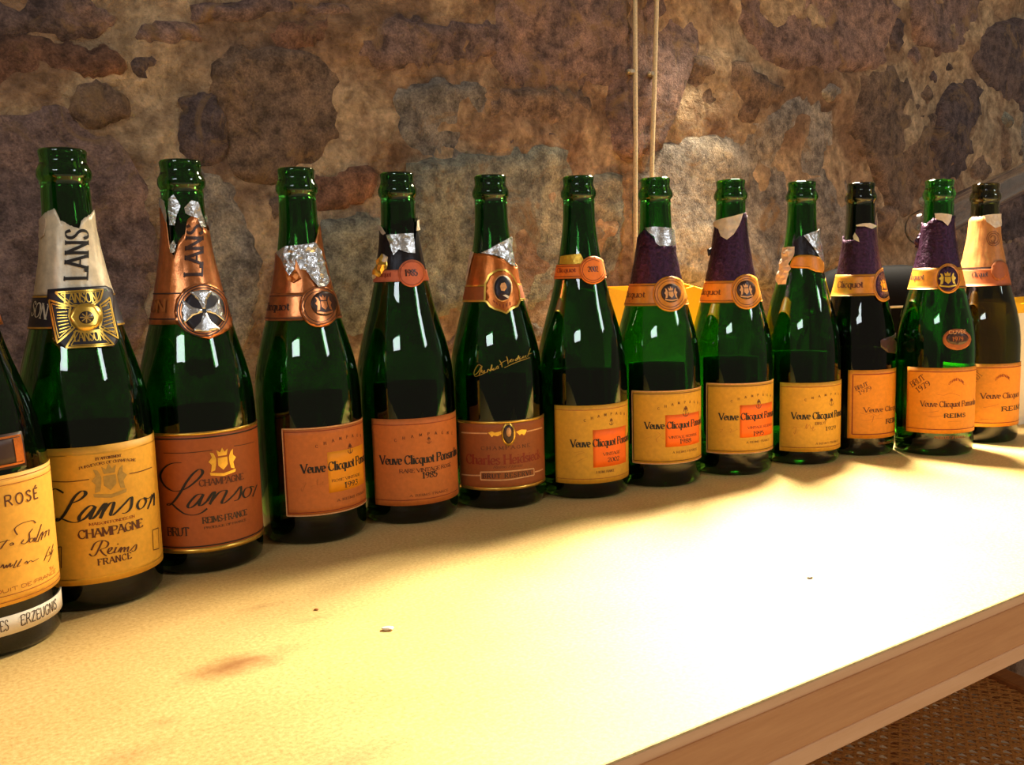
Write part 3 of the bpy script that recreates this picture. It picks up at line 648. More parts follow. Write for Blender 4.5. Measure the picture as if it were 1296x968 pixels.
def clicquot(b, zoom, lab, champ, veuve, square=None, sq_mat=None, anc=None, year=None, small=None, foot=None, sig=None, col=I_BROWN):
    k = pmm(b) / zoom.k
    if square: 
        (xl, yt, xr, yb) = square; a0 = b.hit(zoom(xl, .5 * (yt + yb)))[0]; a1 = b.hit(zoom(xr, .5 * (yt + yb)))[0]; zt = b.hit(zoom(xl, yt))[1]; zb = b.hit(zoom(xl, yb))[1]
        b.rect('vintage_square', a0, a1, zb, zt, sq_mat, LB + .0001, lab, .0001)
    # spaced capitals on an arc: champ = C baseline, M baseline (4th letter)
    (cx, cy, mx, my) = champ; a0 = b.hit(zoom(cx, cy))[0]; a1 = b.hit(zoom(mx, my))[0]; R = b.r(.07)
    pitch = (a1 - a0) * R / 3
    z0 = b.hit(zoom(cx, cy))[1]; za = b.hit(zoom(mx, my))[1]
    arc = (za - z0) / (1 - (2 * 3 / 8 - 1) ** 2) * .95
    capz = 26 * k; polys = []
    for i, ch in enumerate('CHAMPAGNE'):
        t = i / 8; st = layout(ch, 'serif', 0)[0]; ww = layout(ch, 'serif', 0)[1]
        for P in st: polys.append([(a0 + (i * pitch + (x - ww / 2) * capz / 10) / R, z0 + arc * (1 - (2 * t - 1) ** 2) + y * capz / 10) for x, y in P])
    b.strokes('lettering', polys, col, lambda dx, dz, t: capz / 10 * (.9 + 1.1 * abs(dz)), L1, lab)
    if anc: anchor(b, zoom, *anc, col, L1, lab)
    x0, y0_, x1, y1_, h = veuve
    b.text('Veuve Clicquot Ponsardin', zoom, (x0, y0_), (x1, y1_), h * k, I_BLACK, L1, lab, n1=14, bold=1.15)
    if small: b.text(small[0], zoom, small[1:3], small[3:5], small[5] * k, col, L1, lab)
    if year: b.text(year[0], zoom, year[1:3], year[3:5], year[5] * k, I_BLACK if col != I_RED else I_RED, L1, lab, bold=1.1)
    if foot: b.text('A REIMS FRANCE', zoom, foot[0:2], foot[2:4], foot[4] * k, col, L1, lab, track=2)
    if sig: b.trace('signature', zoom, sig, I_FAINT, .00012, .0004, L1, lab)

def seal_band(b, zoom, x, yt, yb, mat, med, inner=None, inner_mat=None, word=None, line=I_BROWN, crest_mat=None, off=.0011):
    z0, z1 = band_z(b, zoom, x, yt, yb); bd = b.band('neck_band', z0, z1, mat, off)
    for zz in (z0 + .0022, z1 - .0022): b.strokes('border_line', [[(R_(-95 + i * 5), zz) for i in range(39)]], line, lambda a, c, d: .0005, off + .0002, bd)
    (cx, cy, rx, ry) = med
    b.patch('seal', b.ellipse(zoom, cx, cy, rx, ry), mat, off + .0004, .0004, bd, .003)
    for q in (.88, .74): b.strokes('seal_ring', [(lambda e: e + [e[0]])(b.ellipse(zoom, cx, cy, rx * q, ry * q))], line, lambda a, c, d: .00045, off + .0006, bd)
    if inner:
        b.patch('seal_centre', b.ellipse(zoom, *inner), inner_mat, off + .0007, .0002, bd, .003)
        if crest_mat: crest(b, zoom, inner[0], inner[1], inner[2] * 1.5, crest_mat, off + .0009, bd)
    if word: b.text(word[0], zoom, word[1:3], word[3:5], word[5] * pmm(b) / zoom.k, line, off + .0003, bd)
    return bd, z0, z1

# ================================================================== bottle 1 (cut by the frame): rosé with white strip
b = Bottle(-.326, .532, GL_DEEP, 'dark green bottle with ROSÉ label and white German import strip at its foot', rs=1.0, hs=.955)
b.back_label(P_BACK)
z1a, z1b = Z(0, 560, 8.0625), Z(0, 660, 5.7)
lab = b.label_paper(-60, (64.5, 600), (20, 598), (20, 763), P_GOLDEN)
for dz in (.0022, .0058): b.border(b.l0 + .01, b.l1 - .01, b.zb + dz, b.zt - dz, .0004, I_FAINT, L1, lab, 'tb')
k = pmm(b) / z1a.k
b.text('ROSÉ', z1a, (35, 615), (385, 600), 92 * k, I_BROWN, L1, lab, style='sans', track=2.5)
b.trace('signature', z1b, '50 130 25 160 0 195 -25 200;-10 150 30 140 65 132;62 165 80 152 92 160 70 172 96 164;230 50 205 85 206 120 182 154 150 156 165 128;120 95 100 52 150 12 225 -8 250 10;242 122 216 120 205 144 222 145 246 114 238 146;292 18 262 110 250 140 264 142;292 82 276 120 266 145;275 122 298 74 300 90 288 132;299 102 324 66 324 84 314 112;328 74 346 58 342 100', I_BROWN, .0003, .0009, L1, lab)
b.trace('signature', z1b, '-20 320 0 330 18 308 25 336 44 310 46 332 70 298 68 326 88 308;118 278 92 330 112 324;152 268 120 322 140 316;170 300 186 284 192 302 202 288 216 280 232 286 272 264;310 282 330 230 352 178;322 250 350 240;350 215 358 235 376 160;376 200 350 270 338 292', I_BROWN, .00025, .0008, L1, lab)
b.text('PRODUIT DE FRANCE', z1b, (-200, 560), None, .0021, I_FAINT, L1, lab, width=.055, style='sans')
b.text('75 cl', z1b, (350, 355), None, .002, I_FAINT, L1, lab, width=.005, style='sans')
zs0, zs1 = b.hit(z1b(100, 805))[1], b.hit(z1b(100, 668))[1]
st = b.rect('import_strip', R_(-100), R_(85), zs0, zs1, P_STRIP, LB)
b.text('ERZEUGNIS', z1b, (148, 755), (375, 640), .0062, I_DARKBR, L1, st, n1=7, style='sans', track=1)
b.text('ISCHES', z1b, (-130, 820), (62, 785), .0062, I_DARKBR, L1, st, style='sans', track=1)
z1c = Z(0, 420, 5.38)
a1 = b.hit(z1c(160, 780))[0]; zt, zb = b.hit(z1c(60, 690))[1], b.hit(z1c(60, 930))[1]
sh = b.rect('shoulder_label', a1 - R_(95), a1, zb, zt, I_DARKBR, LB)
b.border(a1 - R_(93), a1 - .04, zb + .002, zt - .002, .0012, F_BRONZE, L1, sh)
b.strokes('border_line', [[(a1 - .1, zb + .003 + (zt - zb - .006) * i / 8) for i in range(9)]], F_BRONZE, lambda x, y, t: .0045, L1, sh)
b.sleeve('neck_foil', [(-1.2, .262), (0, .25), (1.2, .258)], .19, F_COPPER, seed=1)

# ================================================================== bottle 2
b = Bottle(-.2912, .6118, GL_GREEN, 'green bottle with cream neck foil, navy cross seal and golden label in black script', rs=.97)
b.back_label(P_BACK)
z2, zn = Z(60, 555, 4.966), Z(0, 160, 2.69); k = pmm(b) / z2.k
lab = b.label_paper(-66, 98, (130.5, 563), (130.5, 737), P_CREAM)
b.border(b.l0 + .02, b.l1 - .02, b.zb + .004, b.zt - .005, .0004, F_GOLD, L1, lab, 'tb')
b.trace('script_lettering', z2, '30 320 60 315 105 340;150 405 200 386 238 352 236 332 212 330 172 366 136 430 106 480 76 512 56 516 70 500 96 503 140 520 180 525 216 512 242 494;300 426 270 420 232 450 202 490 206 514 236 500 276 456 302 424;302 424 278 474 270 500 286 500 312 474;312 474 350 416 366 410 342 474 330 500;345 466 386 410 414 400 410 426 396 470 406 480 432 460;432 460 480 410 522 366 526 400 516 440 490 465 466 468;600 374 576 386 560 420 575 442 600 425 615 392 602 372 626 376 642 364;624 442 640 400 652 350;640 404 655 366 664 345 664 420', I_BLACK, .0004, .0023, L1, lab)
b.text('CHAMPAGNE', z2, (195, 622), (595, 558), 46 * k, I_BROWN, L1, lab)
b.trace('script_lettering', z2, '276 700 300 655 345 638 380 652 370 680 330 696;345 640 322 690 302 728 280 736 264 722;330 696 350 722 372 736;375 716 400 696 402 682 386 690 378 714 396 722 420 706;432 680 418 714 436 712;438 664 442 658;440 712 462 680 455 715;455 706 482 680 478 712;480 702 506 678 500 708 516 704;516 704 552 664 553 690 540 706 524 704', I_BROWN, .0003, .0012, L1, lab)
b.text('FRANCE', z2, (318, 792), (525, 752), 34 * k, I_BROWN, L1, lab, track=1.5)
crest(b, z2, 390, 255, 190, I_GREY, L1, lab)
b.text('BY APPOINTMENT', z2, (300, 135), (460, 112), 14 * k, I_BROWN, L1, lab)
b.text('PURVEYORS OF CHAMPAGNE', z2, (200, 190), (550, 145), 14 * k, I_BROWN, L1, lab, arc=.002)
b.trace('border_line', z2, '35 268 140 270 262 255;510 220 580 205 650 180', I_BROWN, .0005, .0005, L1, lab)
b.text('MAISON FONDÉE EN', z2, (262, 545), (545, 495), 14 * k, I_RED, L1, lab)
b.trace('border_line', z2, '62 680 92 678;74 680 80 815;92 678 92 812;655 575 690 560;655 575 660 700;690 560 695 690;660 700 695 690', I_BROWN, .0006, .0006, L1, lab)
zb0 = b.hit(zn(150, 690))[1]; zbt = b.hit(zn(150, 575))[1]
foil = b.sleeve('neck_foil', b.hits(zn.pts('138 345 150 305 168 288 190 280 206 318 240 338 268 348 274 318 298 302 314 282 322 300')), zbt - .001, F_WHITE, seed=2)
foil['label'] = 'cream foil with torn top edge'
b.patch('foil_tear', b.hits(zn.pts('140 322 150 305 162 315 158 370 142 385')), F_PALE, .0016, .0004, foil, .002, .0005, 1)
bd = b.band('neck_band', zb0, zbt, I_NAVY, .0010)
for zz in (zb0 + .0008, zbt - .0008): b.strokes('border_line', [[(R_(-100 + i * 5), zz) for i in range(41)]], F_GOLD, lambda a, c, d: .0011, .0012, bd)
b.text('SON', zn, (113, 642), (163, 656), .0092, I_WHITE, .0013, bd, slope=True)
# vertical word up the neck: drawn as strokes with swapped axes
def vertical_word(b, word, zoom, bottom, top, half, mat, off, parent):
    a0, z0 = b.hit(zoom(*bottom)); a1, z1 = b.hit(zoom(*top)); st, w = layout(word, 'serif', .8); kz = (z1 - z0) / w; polys = []
    for P in st:
        Q = []
        for (x, y) in P:
            z = z0 + x * kz; t = (z - z0) / (z1 - z0); Q.append((a0 + (a1 - a0) * t - (y - 5) / 10 * half * 2 / b.r(z), z))
        polys.append(Q)
    return b.strokes('lettering', polys, mat, lambda dx, dz, t: kz * (.6 + 1.4 * abs(dx)), off, parent)
vertical_word(b, 'LANS', zn, (258, 522), (262, 350), .0066, I_BLACK, .0013, foil)
zm = Z(60, 355, 10.76)
seal = b.patch('seal', b.hits(zm.pts('30 120 300 95 760 70 850 120 870 250 880 420 930 640 940 800 880 900 600 900 300 930 140 860 90 720 60 420 20 240')), I_NAVY, .0018, .0008, bd, .003)
for t in ('130 160 725 120 690 260 610 330 400 350 320 340', '50 260 320 350 310 480 370 640 155 845', '810 230 690 330 715 480 690 640 930 785', '265 910 390 680 530 700 690 670 875 870'):
    P = b.hits(zm.pts(t)); cxp = sum(p[0] for p in P) / len(P); czp = sum(p[1] for p in P) / len(P)
    for q in (1.0, .80): b.strokes('cross_outline', [(lambda L: L + [L[0]])([(cxp + (x - cxp) * q, czp + (z - czp) * q) for x, z in P])], F_GOLD, lambda a, c, d: .0011 if q == 1.0 else .0005, .0021, bd)
b.text('LANSON', zm, (240, 310), (660, 280), .0062, F_GOLD, .0021, bd)
lt = b.text('LANSON', zm, (370, 830), (760, 800), .0062, F_GOLD, .0021, bd)
b.trace('lettering', zm, '130 330 270 350;140 370 270 380;150 430 280 420;150 470 280 470;150 510 280 500;160 560 290 540;170 610 300 580;180 660 310 620;180 710 330 650;720 360 780 330;740 420 830 380;740 460 840 430;730 510 850 470;740 560 850 520;740 610 860 570;740 650 870 640;750 690 880 690', F_GOLD, .0006, .0006, .0021, bd)
b.patch('seal_disc', b.ellipse(zm, 515, 495, 205, 190), F_GOLD, .0023, .0004, bd, .003)
b.patch('seal_centre', b.ellipse(zm, 520, 500, 95, 85), I_NAVY, .0025, .0002, bd, .003)
b.trace('seal_spokes', zm, '440 500 600 500;520 425 520 575;465 450 575 550;465 550 575 450', I_GREY, .0007, .0007, .0027, bd)

# ================================================================== bottle 3
b = Bottle(-.2390, .6820, GL_GREEN, 'green bottle with torn copper neck foil, cross seal and copper label in black script', rs=.97)
b.back_label(P_BACK)
z3, zn = Z(195, 530, 5.693), Z(160, 180, 3.228); k = pmm(b) / z3.k
lab = b.label_paper(-70, 102, (265, 545.5), (265, 698), P_COPP)
b.rect('gold_edge', b.l0, b.l1, b.zt - .0022, b.zt, F_GOLD, L1, lab, .0001); b.rect('gold_edge', b.l0, b.l1, b.zb, b.zb + .0034, F_GOLD, L1, lab, .0001)
b.border(b.l0, b.l1, b.zb + .0048, b.zt - .0042, .0009, I_BLACK, L1, lab, 'tb')
b.trace('script_lettering', z3, '200 315 130 320 76 355 50 410 74 470 120 510 170 520 240 496 310 440 346 396 346 370 320 364 276 400 232 460 192 530 150 590 116 620 100 614 130 610 170 645 220 680 280 692 340 676 382 644;352 540 310 546 266 590 245 625 260 640 300 615 340 566 356 540;356 540 332 595 326 620 346 620 382 590;382 590 420 532 436 530 416 580 400 615;414 592 466 530 506 514 520 522 500 566 486 600 500 606 532 584;532 584 576 540 616 488 622 500 620 540 600 580 570 590;690 490 656 500 636 540 650 566 680 550 696 510 686 488 716 490;704 560 720 515 732 478;718 524 736 472', I_BLACK, .0004, .0021, L1, lab)
b.text('CHAMPAGNE', z3, (325, 487), (640, 432), 42 * k, I_BROWN, L1, lab)
b.text('REIMS-FRANCE', z3, (350, 752), (665, 690), 40 * k, I_DARKBR, L1, lab); b.text('PRODUCE OF FRANCE', z3, (360, 788), (660, 735), 14 * k, I_DARKBR, L1, lab)
b.text('BRUT', z3, (105, 845), (255, 832), 55 * k, I_DARKBR, L1, lab)
crest(b, z3, 492, 300, 190, F_GOLD, L1, lab)
b.trace('border_line', z3, '75 245 230 245 420 225;570 195 640 185 715 165', I_DARKBR, .0004, .0004, L1, lab)
z0, zt = band_z(b, zn, 150, 615, 745)
foil = b.sleeve('neck_foil', b.hits(zn.pts('121 300 130 262 148 240 166 300 176 390 184 452 200 462 216 400 240 372 246 320 262 300 292 290 306 345 328 360')), z0, F_COPPER, seed=3); foil['label'] = 'copper foil with deeply torn top edge'
for i, t in enumerate(('126 262 146 226 160 240 172 300 168 330 150 270', '178 232 196 214 212 240 222 262 208 300 200 340 182 338 176 280', '236 268 262 236 288 246 304 300 318 344 300 348 284 310 256 300 240 290', '182 420 196 400 206 420 200 450 184 452', '312 300 326 292 330 320 318 330')):
    b.patch('torn_foil', b.hits(zn.pts(t)), F_SILVER, .0016, .0003, foil, .002, .0004, i)
b.strokes('border_line', [[(R_(-100 + i * 5), zz) for i in range(41)] for zz in (z0 + .004, zt - .0005)], I_DARKBR, lambda a, c, d: .0009, .0013, foil)
vertical_word(b, 'LANS', zn, (272, 546), (278, 335), .0060, I_DARKBR, .0014, foil)
b.text('ON', zn, (105, 690), (165, 695), .0085, I_FAINT, .0013, foil)
seal = b.patch('seal', b.hits(zn.pts('198 690 206 640 235 600 280 578 330 575 376 598 400 640 420 720 424 752 380 785 335 803 290 792 240 770 206 740')), F_COPPER, .0016, .0006, foil, .003)
b.patch('seal_disc', b.ellipse(zn, 312, 688, 82, 86), I_NAVY, .0019, .0003, foil, .003)
for q in (104, 94): b.strokes('seal_ring', [(lambda e: e + [e[0]])(b.ellipse(zn, 310, 688, q * .96, q))], I_DARKBR, lambda a, c, d: .0008, .0018, foil)
ca, cz_ = b.hit(zn(314, 688)); cr = .0178
for i in range(4):
    c_, s_ = math.cos(i * math.pi / 2), math.sin(i * math.pi / 2); L = [(-.06, .08), (-.17, .42), (-.50, .78), (0, .84), (.50, .78), (.17, .42), (.06, .08)]
    b.patch('cross_arm', [(ca + (x * c_ - y * s_) * cr / b.r(cz_), cz_ + (x * s_ + y * c_) * cr) for x, y in L], F_SILVER, .0023, .0003, foil, .002)

# ================================================================== bottle 4
b = Bottle(-.1698, .7495, GL_GREEN, 'green bottle with copper foil, folded silver flap and rose label with yellow square reading 1993', rs=.985)
b.back_label(P_BACK)
z4, zn = Z(355, 530, 7.446), Z(310, 190, 3.72)
lab = b.label_paper((358, 560), 88, (395.3, 541), (395, 653), P_ROSE)
b.border(b.l0 + .035, b.l1 - .03, b.zb + .003, b.zt - .003, .0006, I_RED, L1, lab); b.border(b.l0 + .008, b.l1 - .008, b.zb + .0006, b.zt - .0006, .0010, I_PALE, L1, lab)
clicquot(b, z4, lab, (340, 272, 560, 195), (195, 505, 690, 446, 78), (446, 315, 780, 700), P_SQ2, (650, 278, 85), ('1993', 597, 642, 722, 615, 46), ('ROSE VINTAGE', 480, 582, 740, 540, 22), (530, 752, 790, 705, 20),
         '200 606 240 600 226 640 206 682 200 650 242 620;340 592 352 570 346 622 378 610 400 588 396 620 442 600;280 640 330 620')
z0, zt = band_z(b, zn, 200, 672, 803)
foil = b.sleeve('neck_foil', b.hits(zn.pts('139 492 150 484 190 470 322 440 338 370 350 336 358 420')), z0, F_COPPER, seed=4); foil['label'] = 'torn copper foil'
flap = b.patch('foil_flap', b.hits(zn.pts('160 480 200 452 262 446 322 434 346 470 366 540 384 618 372 640 340 645 310 606 286 566 262 560 240 510 236 560 214 590 196 556 180 512')), F_SILVER, .0024, .0004, foil, .0022, .0011, 4)
b.patch('foil_fold', b.hits(zn.pts('196 556 214 590 240 560 262 600 230 622 206 612')), F_BRONZE, .0026, .0004, foil, .0022, .0009, 9)
seal_band(b, zn, 200, 672, 803, F_COPPER, (348, 735, 92, 98), (366, 722, 58, 58), I_DARKBR, ('Clicquot', 70, 752, 215, 752, 32), I_DARKBR, F_COPPER)

# ================================================================== bottle 5
b = Bottle(-.0946, .8017, GL_DEEP, 'dark green bottle with black torn foil, salmon neck band and rose label reading 1985', rs=.985)
b.back_label(P_BACK)
z5, zn = Z(465, 520, 7.748), Z(440, 200, 4.033)
lab = b.label_paper((472, 560), 86, (516.6, 530), (516.6, 640), P_ROSE)
b.border(b.l0 + .02, b.l1 - .02, b.zb + .005, b.zt - .005, .0005, I_RED, L1, lab, 'tb')
clicquot(b, z5, lab, (277, 300, 520, 245), (130, 520, 655, 490, 80), None, None, (600, 285, 60), ('1985', 535, 658, 682, 640, 55), ('RARE VINTAGE ROSE', 315, 610, 810, 535, 34), (415, 832, 785, 790, 20))
z0, zt = band_z(b, zn, 200, 572, 632)
foil = b.sleeve('neck_foil', b.hits(zn.pts('150 352 170 345 186 372 204 392 240 470 262 470 330 480 342 392 350 312 360 292')), z0, F_BLACKF, seed=5); foil['label'] = 'black torn foil'
b.patch('foil_flap', b.hits(zn.pts('204 392 328 384 332 430 338 486 300 482 262 466 236 496 226 460')), F_SILVER, .0022, .0004, foil, .0022, .0006, 5)
b.patch('torn_foil', b.hits(zn.pts('150 338 168 336 184 350 202 384 190 392 172 366')), F_PALE, .0022, .0004, foil, .0022, .0006, 6)
b.patch('torn_foil', b.hits(zn.pts('344 322 352 314 362 330 362 366 342 372')), F_PALE, .0022, .0004, foil, .0022, .0006, 7)
bd = b.band('neck_band', z0, zt, P_BAND_R, .0011); b.patch('seal', b.ellipse(zn, 324, 588, 66, 70), P_BAND_R, .0015, .0004, bd, .003)
b.strokes('seal_ring', [(lambda e: e + [e[0]])(b.ellipse(zn, 324, 588, 56, 60))], I_RED, lambda a, c, d: .0004, .0017, bd)
b.text('1985', zn, (290, 602), (352, 600), .0052, I_DARKBR, .0018, bd); b.text('Clicquot', zn, (165, 605), (225, 605), .004, I_RED, .0014, bd)
crumb(b, zn(182, 545), .0065, F_GOLD, 1); crumb(b, zn(166, 572), .0055, F_GOLD, 2); crumb(b, zn(150, 585), .0045, F_PALE, 3); crumb(b, zn(190, 522), .004, F_PALE, 4)

# ================================================================== bottle 6
b = Bottle(-.0147, .8435, GL_DEEP, 'dark green bottle with gold signature on its shoulder and oval portrait neck seal', rs=.985)
b.back_label(P_BACK)
z6, zn, zsg, zse = Z(575, 520, 8.8), Z(560, 210, 4.4), Z(540, 340, 6.917), Z(580, 330, 13.83); k = pmm(b) / z6.k
lab = b.label_paper((581, 560), 84, (632, 533), (632, 620.6), P_BROWN)
b.rect('gold_edge', b.l0, b.l1, b.zt - .0024, b.zt, F_GOLD, L1, lab, .0001); b.rect('gold_edge', b.l0, b.l1, b.zb, b.zb + .0028, F_GOLD, L1, lab, .0001)
b.trace('border_line', z6, '85 238 200 245 370 248;800 228 880 210 970 185;85 705 200 715 290 716;890 678 940 664 980 645;295 680 580 672 880 640;295 680 298 765;298 765 580 765 882 712;880 640 882 712', I_PALE, .0012, .0012, L1, lab)
b.text('CHAMPAGNE', z6, (300, 430), (835, 395), 36 * k, I_BROWN, L1, lab, track=4)
b.text('Charles Heidsieck', z6, (140, 578), (950, 520), 100 * k, I_RED, L1, lab)
b.text('Reims-France', z6, (430, 640), (750, 615), 32 * k, I_BROWN, L1, lab, style='script'); b.text('BRUT RESERVE', z6, (320, 748), (860, 700), 48 * k, I_DARKBR, L1, lab, track=3)
a_, z_ = b.hit(z6(602, 258)); b.disc('cameo', a_, z_, .0066, .0105, F_GOLD, L1, lab); b.disc('cameo', a_, z_, .005, .0085, I_DARKBR, L2, lab); b.disc('cameo_head', a_ + .004, z_ + .002, .0022, .0042, I_PALE, L3, lab)
for t in ('375 240 420 225 450 240 520 225 525 255 480 280 440 270 420 290 400 265', '680 230 740 205 800 208 790 240 770 270 745 250 725 270 700 245'): b.patch('laurel', b.hits(z6.pts(t)), F_GOLD, L1, 0, lab, .002)
b.trace('gold_signature', zsg, '480 850 456 840 432 870 416 915 430 926 456 900;456 900 486 850 472 898 462 926;415 915 428 942 470 930 510 912;470 905 486 885 484 905 494 908 508 888 506 910 526 904;530 906 540 880 556 894;558 898 572 838 566 890;574 884 590 870 580 888 602 880;602 880 622 850 626 872 610 876;636 800 654 830 660 862;640 842 670 815 704 800;698 768 708 800 712 836;720 822 736 804 742 790 724 810 746 815;756 790 752 812;792 780 772 800 786 802 804 758 796 796;818 770 808 780 818 790 806 796;828 788 846 764 838 778 852 780;870 756 856 770 872 776;880 770 892 735 906 698;886 750 918 738;680 866 780 820 900 778', F_GOLD, .0004, .0009, .0004, b.root)
z0, zt = band_z(b, zn, 200, 662, 757)
foil = b.sleeve('neck_foil', b.hits(zn.pts('152 492 172 478 196 488 250 486 320 510 360 540 404 566')), z0, F_BRONZE, seed=6); foil['label'] = 'copper foil torn at an angle'
b.patch('foil_flap', b.hits(zn.pts('222 484 262 462 318 425 372 390 378 410 374 450 384 500 396 560 370 548 330 512 290 496')), F_SILVER, .0024, .0004, foil, .0022, .0008, 6)
b.patch('torn_foil', b.hits(zn.pts('152 488 166 474 184 478 172 520 156 580 140 640 136 600')), F_PALE, .0022, .0004, foil, .0022, .0007, 8)
bd = b.band('neck_band', z0, zt, P_BROWN, .0011); b.band('gold_edge', z0, z0 + .0018, F_GOLD, .0013, bd); b.band('gold_edge', zt - .0014, zt, F_GOLD, .0013, bd)
out = b.hits(zse.pts('480 400 510 340 540 260 610 200 690 160 800 160 880 210 940 290 990 380 1040 520 1055 690 1010 790 940 820 880 860 830 915 760 880 640 840 560 790 510 720 470 700'))
b.patch('seal', out, F_BRONZE, .0016, .0005, bd, .003); b.strokes('seal_outline', [out + [out[0]]], F_GOLD, lambda a, c, d: .0017, .0018, bd)
b.patch('portrait_frame', b.ellipse(zse, 765, 480, 158, 235), I_PALE, .0020, .0003, bd, .003); b.patch('portrait_ground', b.ellipse(zse, 765, 480, 138, 215), I_NAVY, .0022, .0002, bd, .003)
for t, m in (('720 370 780 360 815 410 830 470 790 530 740 520 722 450', I_PALE), ('690 640 740 560 800 560 870 620 850 670 770 690', I_DARKBR), ('760 600 810 590 868 620 852 660', I_WHITE), ('700 400 730 340 790 330 820 370 790 380 740 390 722 440', I_BLACK)): b.patch('portrait', b.hits(zse.pts(t)), m, .0024 if m in (I_PALE, I_DARKBR) else .0027, 0, bd, .002)
b.trace('seal_rays', zse, '610 690 640 730;660 720 680 770;720 750 725 800;780 760 780 830;840 740 835 800;890 720 890 780', I_RED, .0008, .0008, .0019, bd)

# ================================================================== bottle 7
b = Bottle(.0677, .8720, GL_DEEP, 'green bottle with bare neck, orange neck band and yellow label with orange square reading 2002', rs=.985)
b.back_label(P_BACK)
z7, zn = Z(700, 500, 8.42), Z(670, 210, 4.4)
lab = b.label_paper((703, 560), 86, (747.5, 513), (747.5, 612), P_YEL)
b.border(b.l0 + .03, b.l1 - .03, b.zb + .0045, b.zt - .0042, .0005, I_FAINT, L1, lab, 'tb')
clicquot(b, z7, lab, (338, 282, 553, 220), (190, 553, 662, 520, 76), (425, 372, 768, 772), P_SQ, (615, 282, 68), ('2002', 575, 706, 700, 692, 42), ('VINTAGE', 530, 642, 705, 615, 28), (455, 838, 645, 805, 25), '225 612 280 600 330 605 300 620 250 640;240 720 310 680 370 655')
z0, zt = band_z(b, zn, 210, 547, 628)
up_ = b.patch('torn_foil', b.hits(zn.pts('170 545 178 502 230 494 284 488 300 520 292 548')), F_YELLOWF, .0008, .0004, None, .0025, .0003, 7)
bd, _, _ = seal_band(b, zn, 210, 547, 628, P_BAND_O, (350, 580, 74, 78), None, None, ('Clicquot', 160, 592, 262, 590, 22), I_RED)
b.text('2002', zn, (322, 588), (378, 588), .0045, I_DARKBR, .0018, bd)

# ================================================================== bottle 8
b = Bottle(.1461, .9095, GL_GREEN, 'green bottle with purple foil, square silver flap and yellow label with orange square reading 1988', rs=.98)
b.back_label(P_BACK)
z8, zn = Z(800, 485, 9.22), Z(780, 210, 4.4)
lab = b.label_paper((800.5, 540), 86, (843, 494.5), (843, 587.5), P_YEL)
b.border(b.l0 + .03, b.l1 - .03, b.zb + .003, b.zt - .003, .0006, I_BROWN, L1, lab); b.border(b.l0 + .008, b.l1 - .008, b.zb + .0006, b.zt - .0006, .0010, I_PALE, L1, lab)
clicquot(b, z8, lab, (308, 308, 543, 240), (150, 532, 665, 502, 76), (388, 372, 775, 745), P_SQ, (620, 325, 110), ('1988', 550, 702, 682, 682, 48), ('VINTAGE RESERVE', 425, 642, 745, 605, 26), (470, 812, 745, 778, 22), '280 560 330 600 280 650 300 690;160 640 200 630;330 630 380 650')
foil_t = b.hits(zn.pts('118 412 124 395 136 380 162 352 205 395 240 440 300 440 316 430'))
z0, zt = band_z(b, zn, 140, 655, 780)
foil = b.sleeve('neck_foil', foil_t, z0, F_PURPLE, seed=8, wrinkle=.0007); foil['label'] = 'crinkled purple foil'
b.patch('foil_flap', b.hits(zn.pts('165 345 215 338 298 347 314 360 318 442 240 446 220 428 212 392 186 372')), F_SILVER, .0022, .0004, foil, .0022, .0004, 8)
seal_band(b, zn, 140, 655, 780, P_BAND_G, (297, 712, 94, 99), (300, 708, 52, 52), I_DARKBR, ('Clicquot', 40, 730, 165, 730, 30), I_BROWN, I_PALE)

# ================================================================== bottle 9
b = Bottle(.2303, .9507, GL_GREEN, 'green bottle with purple foil, pointed silver flap and yellow label with orange square reading 1995', rs=.98)
b.back_label(P_BACK)
z9, zn = Z(890, 480, 9.68), Z(870, 210, 4.4)
lab = b.label_paper((894.5, 530), 86, (936.5, 485), (936.5, 574.5), P_YEL)
b.border(b.l0 + .03, b.l1 - .03, b.zb + .003, b.zt - .003, .0006, I_BROWN, L1, lab); b.border(b.l0 + .008, b.l1 - .008, b.zb + .0006, b.zt - .0006, .0010, I_PALE, L1, lab)
clicquot(b, z9, lab, (348, 280, 595, 212), (195, 498, 725, 468, 76), (448, 318, 835, 715), P_SQ, (675, 300, 100), ('1995', 605, 690, 735, 672, 48), ('VINTAGE RESERVE', 540, 598, 830, 565, 26), (525, 778, 800, 748, 22), '200 620 240 610 210 650;330 600 350 620 330 650 360 640 420 610')
z0, zt = band_z(b, zn, 170, 640, 762)
foil = b.sleeve('neck_foil', b.hits(zn.pts('150 335 166 308 230 300 300 265 314 260 324 275')), z0, F_PURPLE, seed=9, wrinkle=.0007); foil['label'] = 'crinkled purple foil'
b.patch('foil_flap', b.hits(zn.pts('150 322 170 302 236 284 302 264 282 330 256 380 222 411 192 390 180 352')), F_PALE, .0022, .0004, foil, .0022, .0005, 9)
crumb(b, zn(128, 478), .0035, F_BLACKF, 3)
seal_band(b, zn, 170, 640, 762, P_BAND_G, (326, 700, 84, 98), (322, 690, 50, 52), I_DARKBR, ('Clicquot', 70, 718, 190, 712, 30), I_BROWN, I_PALE)

